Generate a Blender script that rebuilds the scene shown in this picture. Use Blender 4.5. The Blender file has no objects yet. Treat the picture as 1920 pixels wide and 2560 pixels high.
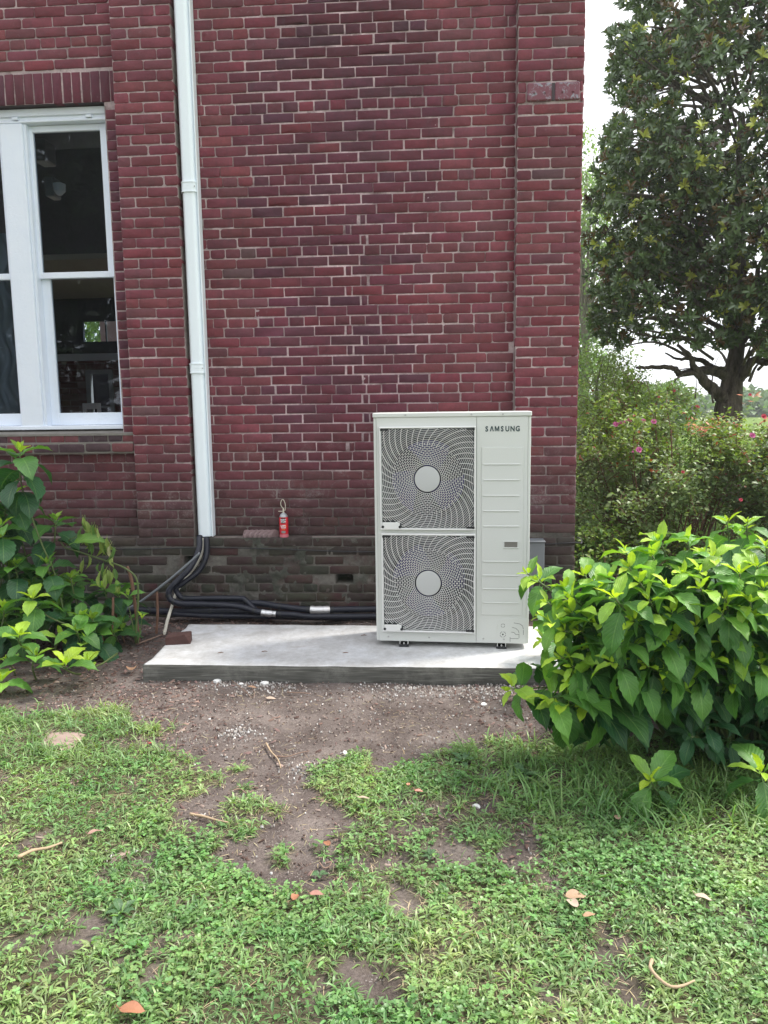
import bpy, math, random
import numpy as np
from mathutils import Vector, Matrix

rnd = random.Random(7)
rng = np.random.default_rng(11)
PI = math.pi
scene = bpy.context.scene
COL = scene.collection

# ------------------------------------------------------------------ camera
FPX, CX, CY = 1930.0, 960.0, 1280.0          # focal length and centre, in pixels of the 1920x2560 photograph
CAM_H = 1.587
Rcam = (Matrix.Rotation(math.radians(4.0), 3, 'Z') @ Matrix.Rotation(math.radians(90 - 7.75), 3, 'X')
        @ Matrix.Rotation(math.radians(-0.77), 3, 'Z'))
cam_d = bpy.data.cameras.new('camera')
cam = bpy.data.objects.new('camera', cam_d)
COL.objects.link(cam)
cam.matrix_world = Matrix.Translation((0, 0, CAM_H)) @ Rcam.to_4x4()
cam_d.sensor_fit = 'VERTICAL'
cam_d.sensor_height = 36.0
cam_d.lens = 36.0 * FPX / 2560.0
cam_d.clip_start = 0.05
cam_d.clip_end = 1500.0
scene.camera = cam
CAMP = Vector((0, 0, CAM_H))

# ------------------------------------------------------------------ world, sun, exposure
SUN_DIR = Vector((0.55, 0.25, 0.80)).normalized()      # towards the sun
SUN_STRENGTH, SUN_ANGLE = 3.6, 12.0
CLOUD = 0.86
scene.view_settings.view_transform = 'Standard'
scene.view_settings.look = 'None'
scene.view_settings.gamma = 1.0
scene.view_settings.use_curve_mapping = False
scene.view_settings.exposure = 0.78
world = bpy.data.worlds.new('World')
scene.world = world
world.use_nodes = True
wn = world.node_tree
wn.nodes.clear()
sky = wn.nodes.new('ShaderNodeTexSky')
sky.sky_type = 'NISHITA'
sky.sun_disc = False
sky.sun_elevation = math.asin(SUN_DIR.z)
sky.sun_rotation = math.atan2(SUN_DIR.x, SUN_DIR.y)
sky.dust_density = 3.0
bg = wn.nodes.new('ShaderNodeBackground')
bg.inputs['Strength'].default_value = 0.10
wo = wn.nodes.new('ShaderNodeOutputWorld')
mx = wn.nodes.new('ShaderNodeMixRGB')
tc = wn.nodes.new('ShaderNodeTexCoord')
cn = wn.nodes.new('ShaderNodeTexNoise')
cn.inputs['Scale'].default_value = 1.6
cn.inputs['Detail'].default_value = 4
cr = wn.nodes.new('ShaderNodeValToRGB')
cr.color_ramp.elements[0].position = 0.3
cr.color_ramp.elements[0].color = (0.86, 0.90, 0.98, 1)
cr.color_ramp.elements[1].position = 0.7
cr.color_ramp.elements[1].color = (1.0, 1.0, 1.0, 1)
vm = wn.nodes.new('ShaderNodeVectorMath')
vm.operation = 'SCALE'
vm.inputs['Scale'].default_value = 12.0
wn.links.new(tc.outputs['Generated'], cn.inputs['Vector'])
wn.links.new(cn.outputs['Fac'], cr.inputs['Fac'])
wn.links.new(cr.outputs['Color'], vm.inputs[0])
mx.inputs['Fac'].default_value = CLOUD
wn.links.new(sky.outputs['Color'], mx.inputs['Color1'])
wn.links.new(vm.outputs['Vector'], mx.inputs['Color2'])
wn.links.new(mx.outputs['Color'], bg.inputs['Color'])
wn.links.new(bg.outputs['Background'], wo.inputs['Surface'])

sun_d = bpy.data.lights.new('sun', 'SUN')
sun_d.energy = SUN_STRENGTH
sun_d.angle = math.radians(SUN_ANGLE)
sun_d.color = (1.0, 0.95, 0.86)
sun = bpy.data.objects.new('sun', sun_d)
COL.objects.link(sun)
sun.rotation_euler = SUN_DIR.to_track_quat('Z', 'Y').to_euler()
sun.location = (6, 3, 12)

# ------------------------------------------------------------------ geometry helpers
DS = 1920.0 / 1659.0


def at(px, py, ax, v, s=1.0):
    """world point where the sight line through a photo pixel meets the plane ax = v"""
    d = Rcam @ Vector(((px * s - CX) / FPX, -(py * s - CY) / FPX, -1.0))
    i = 'xyz'.index(ax)
    return CAMP + d * ((v - CAMP[i]) / d[i])


def atd(px, py, ax, v):
    return at(px, py, ax, v, DS)


def proj_np(P):
    R = np.array(Rcam)
    q = (np.asarray(P, float) - np.array([0, 0, CAM_H])) @ R
    w = np.where(q[..., 2] < -0.05, -q[..., 2], np.nan)
    return CX + FPX * q[..., 0] / w, CY - FPX * q[..., 1] / w


ORG = {}


def link(o, parent=None, org=None):
    COL.objects.link(o)
    if parent is not None:
        o.parent = parent
        ORG[o] = ORG[parent]
    else:
        ORG[o] = org if org is not None else Vector((0, 0, 0))
    return o


def tag(o, label=None, cat=None, group=None, kind=None):
    if label:
        o['label'] = label
    if cat:
        o['category'] = cat
    if group:
        o['group'] = group
    if kind:
        o['kind'] = kind
    return o


def thing(name, label, cat, loc, group=None, rotz=0.0, local=False):
    o = bpy.data.objects.new(name, None)
    o.empty_display_size = 0.1
    link(o)
    o.location = loc
    o.rotation_euler = (0, 0, rotz)
    ORG[o] = Vector((0, 0, 0)) if local else Vector(loc)
    return tag(o, label, cat, group)


def np_mesh(name, V, F, mat, parent=None, col=None, smooth=False, uv=None, mats=None):
    """V (n,3); F a list of (m,k) int arrays"""
    me = bpy.data.meshes.new(name)
    V = np.asarray(V, dtype=np.float32)
    if parent is not None:
        V = V - np.array(ORG[parent], dtype=np.float32)
    F = [np.asarray(f, dtype=np.int32) for f in F if len(f)]
    me.vertices.add(len(V))
    me.vertices.foreach_set('co', V.ravel())
    nl = sum(f.size for f in F)
    npoly = sum(len(f) for f in F)
    me.loops.add(nl)
    me.polygons.add(npoly)
    me.loops.foreach_set('vertex_index', np.concatenate([f.ravel() for f in F]))
    tot = np.concatenate([np.full(len(f), f.shape[1], np.int32) for f in F])
    st = np.concatenate([[0], np.cumsum(tot)[:-1]]).astype(np.int32)
    me.polygons.foreach_set('loop_start', st)
    if smooth:
        me.polygons.foreach_set('use_smooth', np.ones(npoly, dtype=bool))
    me.update(calc_edges=True)
    if col is not None:
        a = me.color_attributes.new('bc', 'FLOAT_COLOR', 'POINT')
        c = np.ones((len(V), 4), np.float32)
        c[:, :3] = col
        a.data.foreach_set('color', c.ravel())
    if uv is not None:
        a = me.attributes.new('luv', 'FLOAT_VECTOR', 'POINT')
        a.data.foreach_set('vector', np.asarray(uv, np.float32).ravel())
    if mats:
        for m in mats:
            me.materials.append(m)
    else:
        me.materials.append(mat)
    o = bpy.data.objects.new(name, me)
    link(o, parent)
    return o


class MB:
    def __init__(self):
        self.v = []
        self.f = []

    def add(self, vs, fs):
        b = len(self.v)
        self.v += [tuple(p) for p in vs]
        self.f += [tuple(i + b for i in f) for f in fs]
        return self

    def box(self, x0, x1, y0, y1, z0, z1, b=0.0):
        if b <= 0:
            vs = [(x, y, z) for x in (x0, x1) for y in (y0, y1) for z in (z0, z1)]
            fs = [(0, 1, 3, 2), (4, 6, 7, 5), (0, 4, 5, 1), (2, 3, 7, 6), (0, 2, 6, 4), (1, 5, 7, 3)]
            return self.add(vs, fs)
        # bevelled box: three slabs worth of vertices
        vs = []
        for x, sx in ((x0, 1), (x1, -1)):
            for y, sy in ((y0, 1), (y1, -1)):
                for z, sz in ((z0, 1), (z1, -1)):
                    vs += [(x, y + sy * b, z + sz * b), (x + sx * b, y, z + sz * b), (x + sx * b, y + sy * b, z)]
        idx = lambda i, j, k, a: ((i * 2 + j) * 2 + k) * 3 + a
        fs = []
        for i in (0, 1):
            q = [idx(i, 0, 0, 0), idx(i, 0, 1, 0), idx(i, 1, 1, 0), idx(i, 1, 0, 0)]
            fs.append(q if i == 0 else q[::-1])
            q = [idx(0, i, 0, 1), idx(1, i, 0, 1), idx(1, i, 1, 1), idx(0, i, 1, 1)]
            fs.append(q if i == 0 else q[::-1])
            q = [idx(0, 0, i, 2), idx(0, 1, i, 2), idx(1, 1, i, 2), idx(1, 0, i, 2)]
            fs.append(q if i == 0 else q[::-1])
        for i in (0, 1):
            for j in (0, 1):
                fs.append((idx(i, j, 0, 0), idx(i, j, 0, 1), idx(i, j, 1, 1), idx(i, j, 1, 0)))
                fs.append((idx(i, 0, j, 0), idx(i, 0, j, 2), idx(i, 1, j, 2), idx(i, 1, j, 0)))
                fs.append((idx(0, i, j, 1), idx(0, i, j, 2), idx(1, i, j, 2), idx(1, i, j, 1)))
                for k in (0, 1):
                    fs.append((idx(i, j, k, 0), idx(i, j, k, 1), idx(i, j, k, 2)))
        return self.add(vs, fs)

    def tube(self, pts, r, n=10, caps=True, squash=1.0):
        pts = [Vector(p) for p in pts]
        if not isinstance(r, (list, tuple)):
            r = [r] * len(pts)
        rings = []
        prev = None
        for i, p in enumerate(pts):
            t = (pts[min(i + 1, len(pts) - 1)] - pts[max(i - 1, 0)])
            if t.length < 1e-9:
                t = Vector((0, 0, 1))
            t.normalize()
            if prev is None:
                a = Vector((0, 0, 1)) if abs(t.z) < 0.9 else Vector((1, 0, 0))
                u = t.cross(a).normalized()
            else:
                u = (prev - t * prev.dot(t))
                u = u.normalized() if u.length > 1e-6 else t.orthogonal().normalized()
            prev = u
            w = t.cross(u)
            rings.append([p + (u * math.cos(2 * PI * k / n) + w * math.sin(2 * PI * k / n) * squash) * r[i] for k in range(n)])
        vs = [q for ring in rings for q in ring]
        fs = []
        for i in range(len(pts) - 1):
            for k in range(n):
                a, b_ = i * n + k, i * n + (k + 1) % n
                fs.append((a, b_, b_ + n, a + n))
        if caps:
            fs.append(tuple(range(n))[::-1])
            fs.append(tuple((len(pts) - 1) * n + k for k in range(n)))
        return self.add(vs, fs)

    def lathe(self, prof, c, n=24, axis='z', cap=True):
        vs = []
        for r, h in prof:
            for k in range(n):
                a = 2 * PI * k / n
                if axis == 'z':
                    vs.append((c[0] + r * math.cos(a), c[1] + r * math.sin(a), c[2] + h))
                else:      # along -y (towards the viewer)
                    vs.append((c[0] + r * math.cos(a), c[1] - h, c[2] + r * math.sin(a)))
        fs = []
        for i in range(len(prof) - 1):
            for k in range(n):
                a, b_ = i * n + k, i * n + (k + 1) % n
                fs.append((a, b_, b_ + n, a + n))
        if cap:
            fs.append(tuple(range(n))[::-1])
            fs.append(tuple((len(prof) - 1) * n + k for k in range(n)))
        return self.add(vs, fs)

    def build(self, name, mat, parent=None, smooth=False, angle=None):
        me = bpy.data.meshes.new(name)
        o_ = ORG[parent] if parent is not None else Vector((0, 0, 0))
        me.from_pydata([(p[0] - o_[0], p[1] - o_[1], p[2] - o_[2]) for p in self.v], [], self.f)
        me.update()
        me.materials.append(mat)
        if smooth:
            me.polygons.foreach_set('use_smooth', [True] * len(me.polygons))
            if angle:
                me.set_sharp_from_angle(angle=math.radians(angle))
        o = bpy.data.objects.new(name, me)
        return link(o, parent)


def spline(pts, m=8):
    P = [Vector(p) for p in pts]
    P = [P[0] * 2 - P[1]] + P + [P[-1] * 2 - P[-2]]
    out = []
    for i in range(1, len(P) - 2):
        a, b, c, d = P[i - 1:i + 3]
        for k in range(m):
            t = k / m
            out.append(0.5 * (2 * b + (c - a) * t + (2 * a - 5 * b + 4 * c - d) * t * t + (3 * b - a - 3 * c + d) * t ** 3))
    out.append(P[-2])
    return out


_vals = rng.random((256, 256)).astype(np.float32)


def vnoise(x, y, s):
    """smooth 2-D value noise in 0..1"""
    x = np.asarray(x, float) / s + 1000.0
    y = np.asarray(y, float) / s + 1000.0
    xi, yi = np.floor(x).astype(int), np.floor(y).astype(int)
    fx, fy = x - xi, y - yi
    fx, fy = fx * fx * (3 - 2 * fx), fy * fy * (3 - 2 * fy)
    g = lambda a, b: _vals[a % 256, b % 256]
    return ((g(xi, yi) * (1 - fx) + g(xi + 1, yi) * fx) * (1 - fy) + (g(xi, yi + 1) * (1 - fx) + g(xi + 1, yi + 1) * fx) * fy)


# ------------------------------------------------------------------ materials
class NT:
    def __init__(self, name):
        self.m = bpy.data.materials.new(name)
        self.m.use_nodes = True
        self.t = self.m.node_tree
        self.t.nodes.clear()
        self.out = self.t.nodes.new('ShaderNodeOutputMaterial')

    def n(self, typ, ins=None, **props):
        nd = self.t.nodes.new('ShaderNode' + typ)
        for k, v in props.items():
            setattr(nd, k, v)
        for k, v in (ins or {}).items():
            s = nd.inputs[k]
            if isinstance(v, bpy.types.NodeSocket):
                self.t.links.new(v, s)
            else:
                s.default_value = v
        return nd

    def pos(self):
        return self.n('NewGeometry').outputs['Position']

    def noise(self, scale, detail=4, rough=0.55, vec=None, dist=0.0):
        return self.n('TexNoise', {'Vector': vec or self.pos(), 'Scale': scale, 'Detail': detail, 'Roughness': rough, 'Distortion': dist}).outputs['Fac']

    def ramp(self, fac, stops):
        nd = self.n('ValToRGB', {'Fac': fac})
        e = nd.color_ramp.elements
        while len(e) < len(stops):
            e.new(0.5)
        for i, (p, c) in enumerate(stops):
            e[i].position = p
            e[i].color = (c, c, c, 1) if isinstance(c, (int, float)) else (*c, 1)
        return nd.outputs['Color']

    def mix(self, fac, a, b, mode='MIX'):
        nd = self.n('MixRGB', None, blend_type=mode)
        for k, v in (('Fac', fac), ('Color1', a), ('Color2', b)):
            if isinstance(v, bpy.types.NodeSocket):
                self.t.links.new(v, nd.inputs[k])
            elif k == 'Fac':
                nd.inputs[k].default_value = v
            else:
                nd.inputs[k].default_value = (v, v, v, 1) if isinstance(v, (int, float)) else (*v, 1)
        return nd.outputs['Color']

    def math(self, op, a, b=None, c=None, clamp=False):
        nd = self.n('Math', None, operation=op, use_clamp=clamp)
        for i, v in enumerate((a, b, c)):
            if v is None:
                continue
            if isinstance(v, bpy.types.NodeSocket):
                self.t.links.new(v, nd.inputs[i])
            else:
                nd.inputs[i].default_value = v
        return nd.outputs[0]

    def bump(self, h, strength=0.4, dist=0.003):
        return self.n('Bump', {'Height': h, 'Strength': strength, 'Distance': dist}).outputs['Normal']

    def done(self, color, rough=0.7, normal=None, metal=0.0, spec=0.5, extra=None):
        b = self.n('BsdfPrincipled')
        for k, v in (('Base Color', color), ('Roughness', rough), ('Metallic', metal), ('Specular IOR Level', spec)):
            if isinstance(v, bpy.types.NodeSocket):
                self.t.links.new(v, b.inputs[k])
            elif k == 'Base Color':
                b.inputs[k].default_value = (*v, 1)
            else:
                b.inputs[k].default_value = v
        if normal:
            self.t.links.new(normal, b.inputs['Normal'])
        for k, v in (extra or {}).items():
            b.inputs[k].default_value = v
        self.t.links.new(b.outputs[0], self.out.inputs['Surface'])
        return self.m


def simple(name, color, rough=0.6, metal=0.0, spec=0.5, var=0.0, scale=20, bump=0.0, bscale=150, bdist=0.001):
    t = NT(name)
    c = color
    if var:
        f = t.noise(scale, 5, 0.6)
        c = t.mix(f, tuple(x * (1 - var) for x in color), tuple(min(1, x * (1 + var)) for x in color))
    nrm = t.bump(t.noise(bscale, 3), bump, bdist) if bump else None
    return t.done(c, rough, nrm, metal, spec)


def brick_material():
    t = NT('brick_clay')
    a = t.n('Attribute', None, attribute_name='bc').outputs['Color']
    n1 = t.noise(9, 6, 0.65)
    n2 = t.noise(60, 5, 0.7)
    c = t.mix(t.ramp(n1, [(0.3, 0.72), (0.7, 1.22)]), (0, 0, 0), a, 'MIX')
    k = t.ramp(n1, [(0.25, 0.80), (0.75, 1.15)])
    c = t.mix(1.0, a, k, 'MULTIPLY')
    k2 = t.ramp(n2, [(0.3, 0.82), (0.7, 1.12)])
    c = t.mix(1.0, c, k2, 'MULTIPLY')
    # fine pale lime specks and runs
    sp = t.ramp(t.noise(38, 8, 0.8), [(0.665, 0.0), (0.73, 0.55)])
    c = t.mix(sp, c, (0.42, 0.36, 0.37))
    c = t.mix(1.0, c, t.ramp(t.noise(2.3, 5, 0.65), [(0.32, 0.80), (0.68, 1.16)]), 'MULTIPLY')
    sm = t.ramp(t.noise(16, 9, 0.8, dist=0.8), [(0.60, 0.0), (0.72, 0.38)])
    c = t.mix(sm, c, (0.30, 0.21, 0.22))
    st = t.ramp(t.n('TexNoise', {'Vector': t.n('Mapping', {'Vector': t.pos(), 'Scale': (9.0, 9.0, 0.9)}).outputs[0], 'Scale': 1.6, 'Detail': 7.0, 'Roughness': 0.7}).outputs['Fac'], [(0.55, 0.0), (0.75, 0.45)])
    c = t.mix(st, c, (0.055, 0.030, 0.038))
    # moss and lime low on the wall
    z = t.n('SeparateXYZ', {'Vector': t.pos()}).outputs['Z']
    low = t.math('SUBTRACT', 1.0, t.math('DIVIDE', t.math('SUBTRACT', z, 0.05), 0.75), clamp=True)
    ms = t.math('MULTIPLY', low, t.ramp(t.noise(4.5, 6, 0.7), [(0.40, 0.0), (0.60, 0.75)]), clamp=True)
    c = t.mix(ms, c, (0.055, 0.07, 0.042))
    mid = t.math('SUBTRACT', 1.0, t.math('DIVIDE', t.math('ABSOLUTE', t.math('SUBTRACT', z, 0.95)), 0.55), clamp=True)
    lm = t.math('MULTIPLY', mid, t.ramp(t.noise(5.2, 8, 0.75, dist=0.6), [(0.53, 0.0), (0.64, 0.55)]), clamp=True)
    lm = t.math('MULTIPLY', lm, t.ramp(t.noise(75, 6, 0.8), [(0.42, 0.0), (0.62, 1.0)]), clamp=True)
    c = t.mix(lm, c, (0.34, 0.31, 0.30))
    h = t.math('ADD', t.noise(45, 6, 0.7), t.math('MULTIPLY', t.noise(220, 3, 0.6), 0.35))
    return t.done(c, t.ramp(n2, [(0.3, 0.62), (0.7, 0.88)]), t.bump(h, 0.75, 0.004), spec=0.35)


def mortar_material():
    t = NT('lime_mortar')
    a = t.n('Attribute', None, attribute_name='bc').outputs['Color']
    c = t.mix(1.0, a, t.ramp(t.noise(30, 8, 0.75), [(0.3, 0.66), (0.7, 1.25)]), 'MULTIPLY')
    c = t.mix(t.ramp(t.noise(7, 7, 0.7), [(0.52, 0.0), (0.66, 0.65)]), c, (0.10, 0.055, 0.055))
    h = t.math('ADD', t.noise(60, 7, 0.75), t.math('MULTIPLY', t.noise(300, 3, 0.6), 0.4))
    return t.done(c, 0.92, t.bump(h, 0.9, 0.006), spec=0.2)


def leaf_material(name, src, trans=0.38, veins=True, rough=0.42, bright=1.0, gloss=0.5):
    t = NT(name)
    if src == 'OBJECT':
        a = t.n('ObjectInfo').outputs['Color']
    else:
        a = t.n('Attribute', None, attribute_name='bc').outputs['Color']
    c = t.mix(1.0, a, t.ramp(t.noise(14, 4, 0.6), [(0.3, 0.8 * bright), (0.7, 1.15 * bright)]), 'MULTIPLY')
    nrm = None
    if veins:
        sp_ = t.ramp(t.noise(55, 4, 0.75), [(0.70, 0.0), (0.76, 0.55)])
        c = t.mix(sp_, c, (0.16, 0.11, 0.035))
        uv = t.n('Attribute', None, attribute_name='luv').outputs['Vector']
        s = t.n('SeparateXYZ', {'Vector': uv})
        u, v = s.outputs['X'], t.math('ABSOLUTE', s.outputs['Y'])
        mid = t.math('LESS_THAN', v, 0.045)
        ph = t.math('SUBTRACT', t.math('MULTIPLY', u, 9.0), t.math('MULTIPLY', v, 3.2))
        fr = t.math('ABSOLUTE', t.math('SUBTRACT', t.math('FRACT', ph), 0.5))
        lat = t.math('MULTIPLY', t.math('LESS_THAN', fr, 0.055), 0.55)
        vn = t.math('MAXIMUM', mid, lat)
        vn = t.math('MULTIPLY', vn, 0.55)
        lighter = t.mix(0.5, t.mix(1.0, c, 1.9, 'MULTIPLY'), (0.30, 0.40, 0.14))
        c = t.mix(vn, c, lighter)
        hh = t.math('ADD', t.math('MULTIPLY', fr, 1.2), t.math('MULTIPLY', t.noise(180, 3), 0.5))
        nrm = t.bump(hh, 0.5, 0.004)
    d = t.n('BsdfPrincipled', {'Base Color': c, 'Roughness': rough, 'Specular IOR Level': gloss})
    tr_c = t.mix(1.0, c, (1.5, 1.55, 0.55), 'MULTIPLY')
    tr = t.n('BsdfTranslucent', {'Color': tr_c})
    if nrm:
        t.t.links.new(nrm, d.inputs['Normal'])
    ms = t.n('MixShader', {0: trans, 1: d.outputs[0], 2: tr.outputs[0]})
    t.t.links.new(ms.outputs[0], t.out.inputs['Surface'])
    return t.m


def glass_material(name, tint=(0.75, 0.8, 0.85), wob=0.02):
    t = NT(name)
    nrm = t.bump(t.noise(2.2, 2), wob, 0.05)
    gl = t.n('BsdfGlossy', {'Color': (0.95, 0.97, 1, 1), 'Roughness': 0.02, 'Normal': nrm})
    trn = t.n('BsdfTransparent', {'Color': (*tint, 1)})
    fr = t.n('Fresnel', {'IOR': 1.48, 'Normal': nrm})
    ms = t.n('MixShader', {0: fr.outputs[0], 1: trn.outputs[0], 2: gl.outputs[0]})
    t.t.links.new(ms.outputs[0], t.out.inputs['Surface'])
    return t.m


def ground_material():
    t = NT('soil')
    a = t.n('Attribute', None, attribute_name='bc').outputs['Color']
    s = t.n('SeparateXYZ', {'Vector': a})
    dirt = t.ramp(t.noise(3.0, 6, 0.65), [(0.3, (0.075, 0.058, 0.053)), (0.5, (0.150, 0.122, 0.112)), (0.70, (0.25, 0.210, 0.192))])
    fine = t.ramp(t.noise(90, 6, 0.75), [(0.3, 0.55), (0.7, 1.35)])
    dirt = t.mix(1.0, dirt, fine, 'MULTIPLY')
    vor = t.n('TexVoronoi', {'Vector': t.pos(), 'Scale': 95.0}).outputs['Distance']
    peb = t.math('MULTIPLY', t.math('LESS_THAN', vor, 0.26), t.ramp(t.noise(11, 5, 0.7), [(0.50, 0.0), (0.62, 0.7)]), clamp=True)
    dirt = t.mix(peb, dirt, (0.36, 0.33, 0.31))
    pale = t.ramp(t.noise(26, 8, 0.8), [(0.54, 0.0), (0.64, 1.0)])
    dirt = t.mix(t.math('MULTIPLY', pale, s.outputs['Y'], clamp=True), dirt, (0.62, 0.62, 0.62))
    lawn = t.mix(t.noise(5, 6, 0.7), (0.06, 0.062, 0.032), (0.15, 0.12, 0.08))
    lawn = t.mix(1.0, lawn, fine, 'MULTIPLY')
    c = t.mix(s.outputs['X'], dirt, lawn)
    far = t.mix(t.noise(0.8, 5), (0.07, 0.13, 0.02), (0.15, 0.22, 0.04))
    c = t.mix(s.outputs['Z'], c, far)
    h = t.math('ADD', t.noise(28, 7, 0.75), t.math('MULTIPLY', t.noise(170, 4, 0.7), 0.5))
    return t.done(c, 0.95, t.bump(h, 1.0, 0.012), spec=0.15)


def concrete_material():
    t = NT('concrete')
    n = t.noise(6, 8, 0.7)
    c = t.ramp(n, [(0.32, (0.47, 0.46, 0.45)), (0.5, (0.59, 0.59, 0.59)), (0.66, (0.68, 0.69, 0.71))])
    c = t.mix(t.ramp(t.noise(3.1, 6, 0.7, dist=1.2), [(0.60, 0.0), (0.74, 0.45)]), c, (0.36, 0.28, 0.22))
    c = t.mix(t.ramp(t.noise(120, 4, 0.8), [(0.66, 0.0), (0.70, 0.8)]), c, (0.12, 0.10, 0.09))
    c = t.mix(1.0, c, t.ramp(t.noise(28, 9, 0.85), [(0.35, 0.84), (0.6, 1.04)]), 'MULTIPLY')
    c = t.mix(1.0, c, t.ramp(t.noise(1.7, 4, 0.6), [(0.35, 0.86), (0.65, 1.03)]), 'MULTIPLY')
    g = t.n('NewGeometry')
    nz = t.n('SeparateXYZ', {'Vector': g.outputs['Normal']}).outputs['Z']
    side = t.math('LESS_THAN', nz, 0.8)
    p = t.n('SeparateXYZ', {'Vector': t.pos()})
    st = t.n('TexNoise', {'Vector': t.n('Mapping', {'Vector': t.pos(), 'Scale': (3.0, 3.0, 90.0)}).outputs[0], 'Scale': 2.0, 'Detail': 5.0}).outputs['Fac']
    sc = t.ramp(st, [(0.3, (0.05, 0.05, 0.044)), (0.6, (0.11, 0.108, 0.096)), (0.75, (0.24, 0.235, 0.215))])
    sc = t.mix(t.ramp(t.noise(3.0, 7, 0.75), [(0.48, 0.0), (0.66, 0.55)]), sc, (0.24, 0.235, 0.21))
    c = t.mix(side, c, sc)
    h = t.math('ADD', t.noise(55, 7, 0.75), t.math('MULTIPLY', st, 0.8))
    return t.done(c, 0.9, t.bump(h, 0.6, 0.004), spec=0.25)


def white_paint_material():
    t = NT('old_white_paint')
    n = t.noise(7, 6, 0.6, dist=0.4)
    c = t.mix(n, (0.74, 0.81, 0.92), (0.83, 0.88, 0.95))
    c = t.mix(t.ramp(t.noise(16, 9, 0.85), [(0.70, 0.0), (0.73, 0.9)]), c, (0.36, 0.34, 0.32))
    h = t.math('ADD', t.noise(9, 6, 0.7), t.ramp(t.noise(4, 7, 0.8), [(0.5, 0.0), (0.515, 0.25)]))
    return t.done(c, 0.38, t.bump(h, 0.45, 0.006), spec=0.5)


def bark_material(name, dark, light, sc=14):
    t = NT(name)
    m = t.n('Mapping', {'Vector': t.pos(), 'Scale': (1.0, 1.0, 0.22)}).outputs[0]
    n = t.noise(sc, 8, 0.75, vec=m)
    c = t.mix(t.ramp(n, [(0.35, 0.0), (0.68, 1.0)]), dark, light)
    return t.done(c, 0.95, t.bump(n, 1.0, 0.04), spec=0.15)


M_BRICK, M_MORTAR = brick_material(), mortar_material()
M_GROUND, M_CONC, M_WPAINT = ground_material(), concrete_material(), white_paint_material()
M_LEAF_OBJ = leaf_material('hydrangea_leaf', 'OBJECT', 0.30)
M_LEAF_ATT = leaf_material('hydrangea_leaf_joined', 'ATTR', 0.30)
M_LEAF_SMALL = leaf_material('small_leaf', 'ATTR', 0.35, veins=False, rough=0.45)
M_LEAF_MAG = leaf_material('magnolia_leaf', 'ATTR', 0.14, veins=False, rough=0.27, gloss=0.9)
M_GRASS = leaf_material('grass_blade', 'ATTR', 0.30, veins=False, rough=0.42, gloss=0.45)
M_CHIP = leaf_material('wood_chip', 'ATTR', 0.0, veins=False, rough=0.9, gloss=0.1)
M_GLASS = glass_material('window_glass')
M_BARK_D = bark_material('magnolia_bark', (0.035, 0.028, 0.022), (0.20, 0.165, 0.135))
M_BARK_G = bark_material('grey_twig_bark', (0.12, 0.10, 0.08), (0.34, 0.29, 0.24), 30)
M_STEM = simple('green_stem', (0.10, 0.14, 0.045), 0.5, var=0.25, scale=30)
M_CANE = simple('dry_cane', (0.17, 0.09, 0.06), 0.85, var=0.4, scale=40, bump=0.6, bdist=0.002)
M_ACW = simple('enamel_ivory', (0.66, 0.675, 0.65), 0.38, var=0.03, scale=3, bump=0.03, bscale=40)
M_ACG = simple('enamel_grille', (0.78, 0.78, 0.77), 0.42)
M_HUB = simple('fan_hub_plastic', (0.52, 0.53, 0.53), 0.5)
M_BLK = simple('black_plastic', (0.018, 0.019, 0.022), 0.5)
M_FAN = simple('dark_blue_fan', (0.030, 0.022, 0.13), 0.4)
M_COIL = simple('coil_dark', (0.018, 0.018, 0.032), 0.6, var=0.4, scale=60)
M_STEEL = simple('zinc_steel', (0.5, 0.5, 0.5), 0.38, metal=0.8)
M_FOAM = simple('black_pipe_insulation', (0.011, 0.013, 0.024), 0.48, var=0.3, scale=60, bump=0.5, bscale=260, bdist=0.0015)
M_FOIL = simple('silver_foil_tape', (0.72, 0.72, 0.72), 0.34, metal=0.75, var=0.2, scale=40, bump=0.9, bscale=50, bdist=0.006)
M_GREYBOX = simple('grey_enamel', (0.17, 0.185, 0.20), 0.45, var=0.08, scale=8)
M_PVC = simple('white_pvc', (0.84, 0.91, 0.96), 0.30, var=0.03, scale=4, bump=0.05, bscale=10)
M_RED = simple('red_can_paint', (0.62, 0.012, 0.028), 0.32)
M_INK = simple('black_ink', (0.01, 0.01, 0.012), 0.5)
M_WINK = simple('white_ink', (0.85, 0.85, 0.85), 0.5)
M_OINK = simple('orange_ink', (0.85, 0.22, 0.03), 0.5)
M_TIN = simple('tin', (0.42, 0.45, 0.46), 0.4, metal=0.6)
M_IVORY = simple('ivory_plastic', (0.62, 0.58, 0.47), 0.5)
M_STONE = simple('terracotta_stone', (0.24, 0.17, 0.17), 0.9, var=0.35, scale=60, bump=0.8, bdist=0.002)

# ------------------------------------------------------------------ ground
RP = 0.07104
Z0 = 1.25964 - 17 * RP            # height of mortar line number 0
ZL = lambda k: Z0 + k * RP
YW, YP, DUCT_X = 5.775, 5.685, -1.835
X1, X2, X3 = -2.2826, 0.5588, 1.0085

dirt_poly = np.array([(-6, 3.73), (-2.3, 3.731), (-2.034, 3.853), (-1.692, 3.771), (-1.38, 3.47), (-1.115, 3.283), (-0.966, 3.069),
                      (-1.033, 2.871), (-1.09, 2.80), (-0.80, 2.74), (-.66, 2.50), (-.55, 2.24),
                      (-.36, 2.40), (-.27, 2.68),
                      (-.46, 2.896), (-.541, 3.306), (-.394, 3.312), (-.138, 3.231), (.111, 3.332), (.328, 3.436), (.565, 3.598),
                      (1.2, 3.72), (2.6, 4.0), (3.2, 4.6), (2.6, 5.4), (1.6, 5.7), (1.0, 6.2), (-6, 6.2)])


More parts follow.
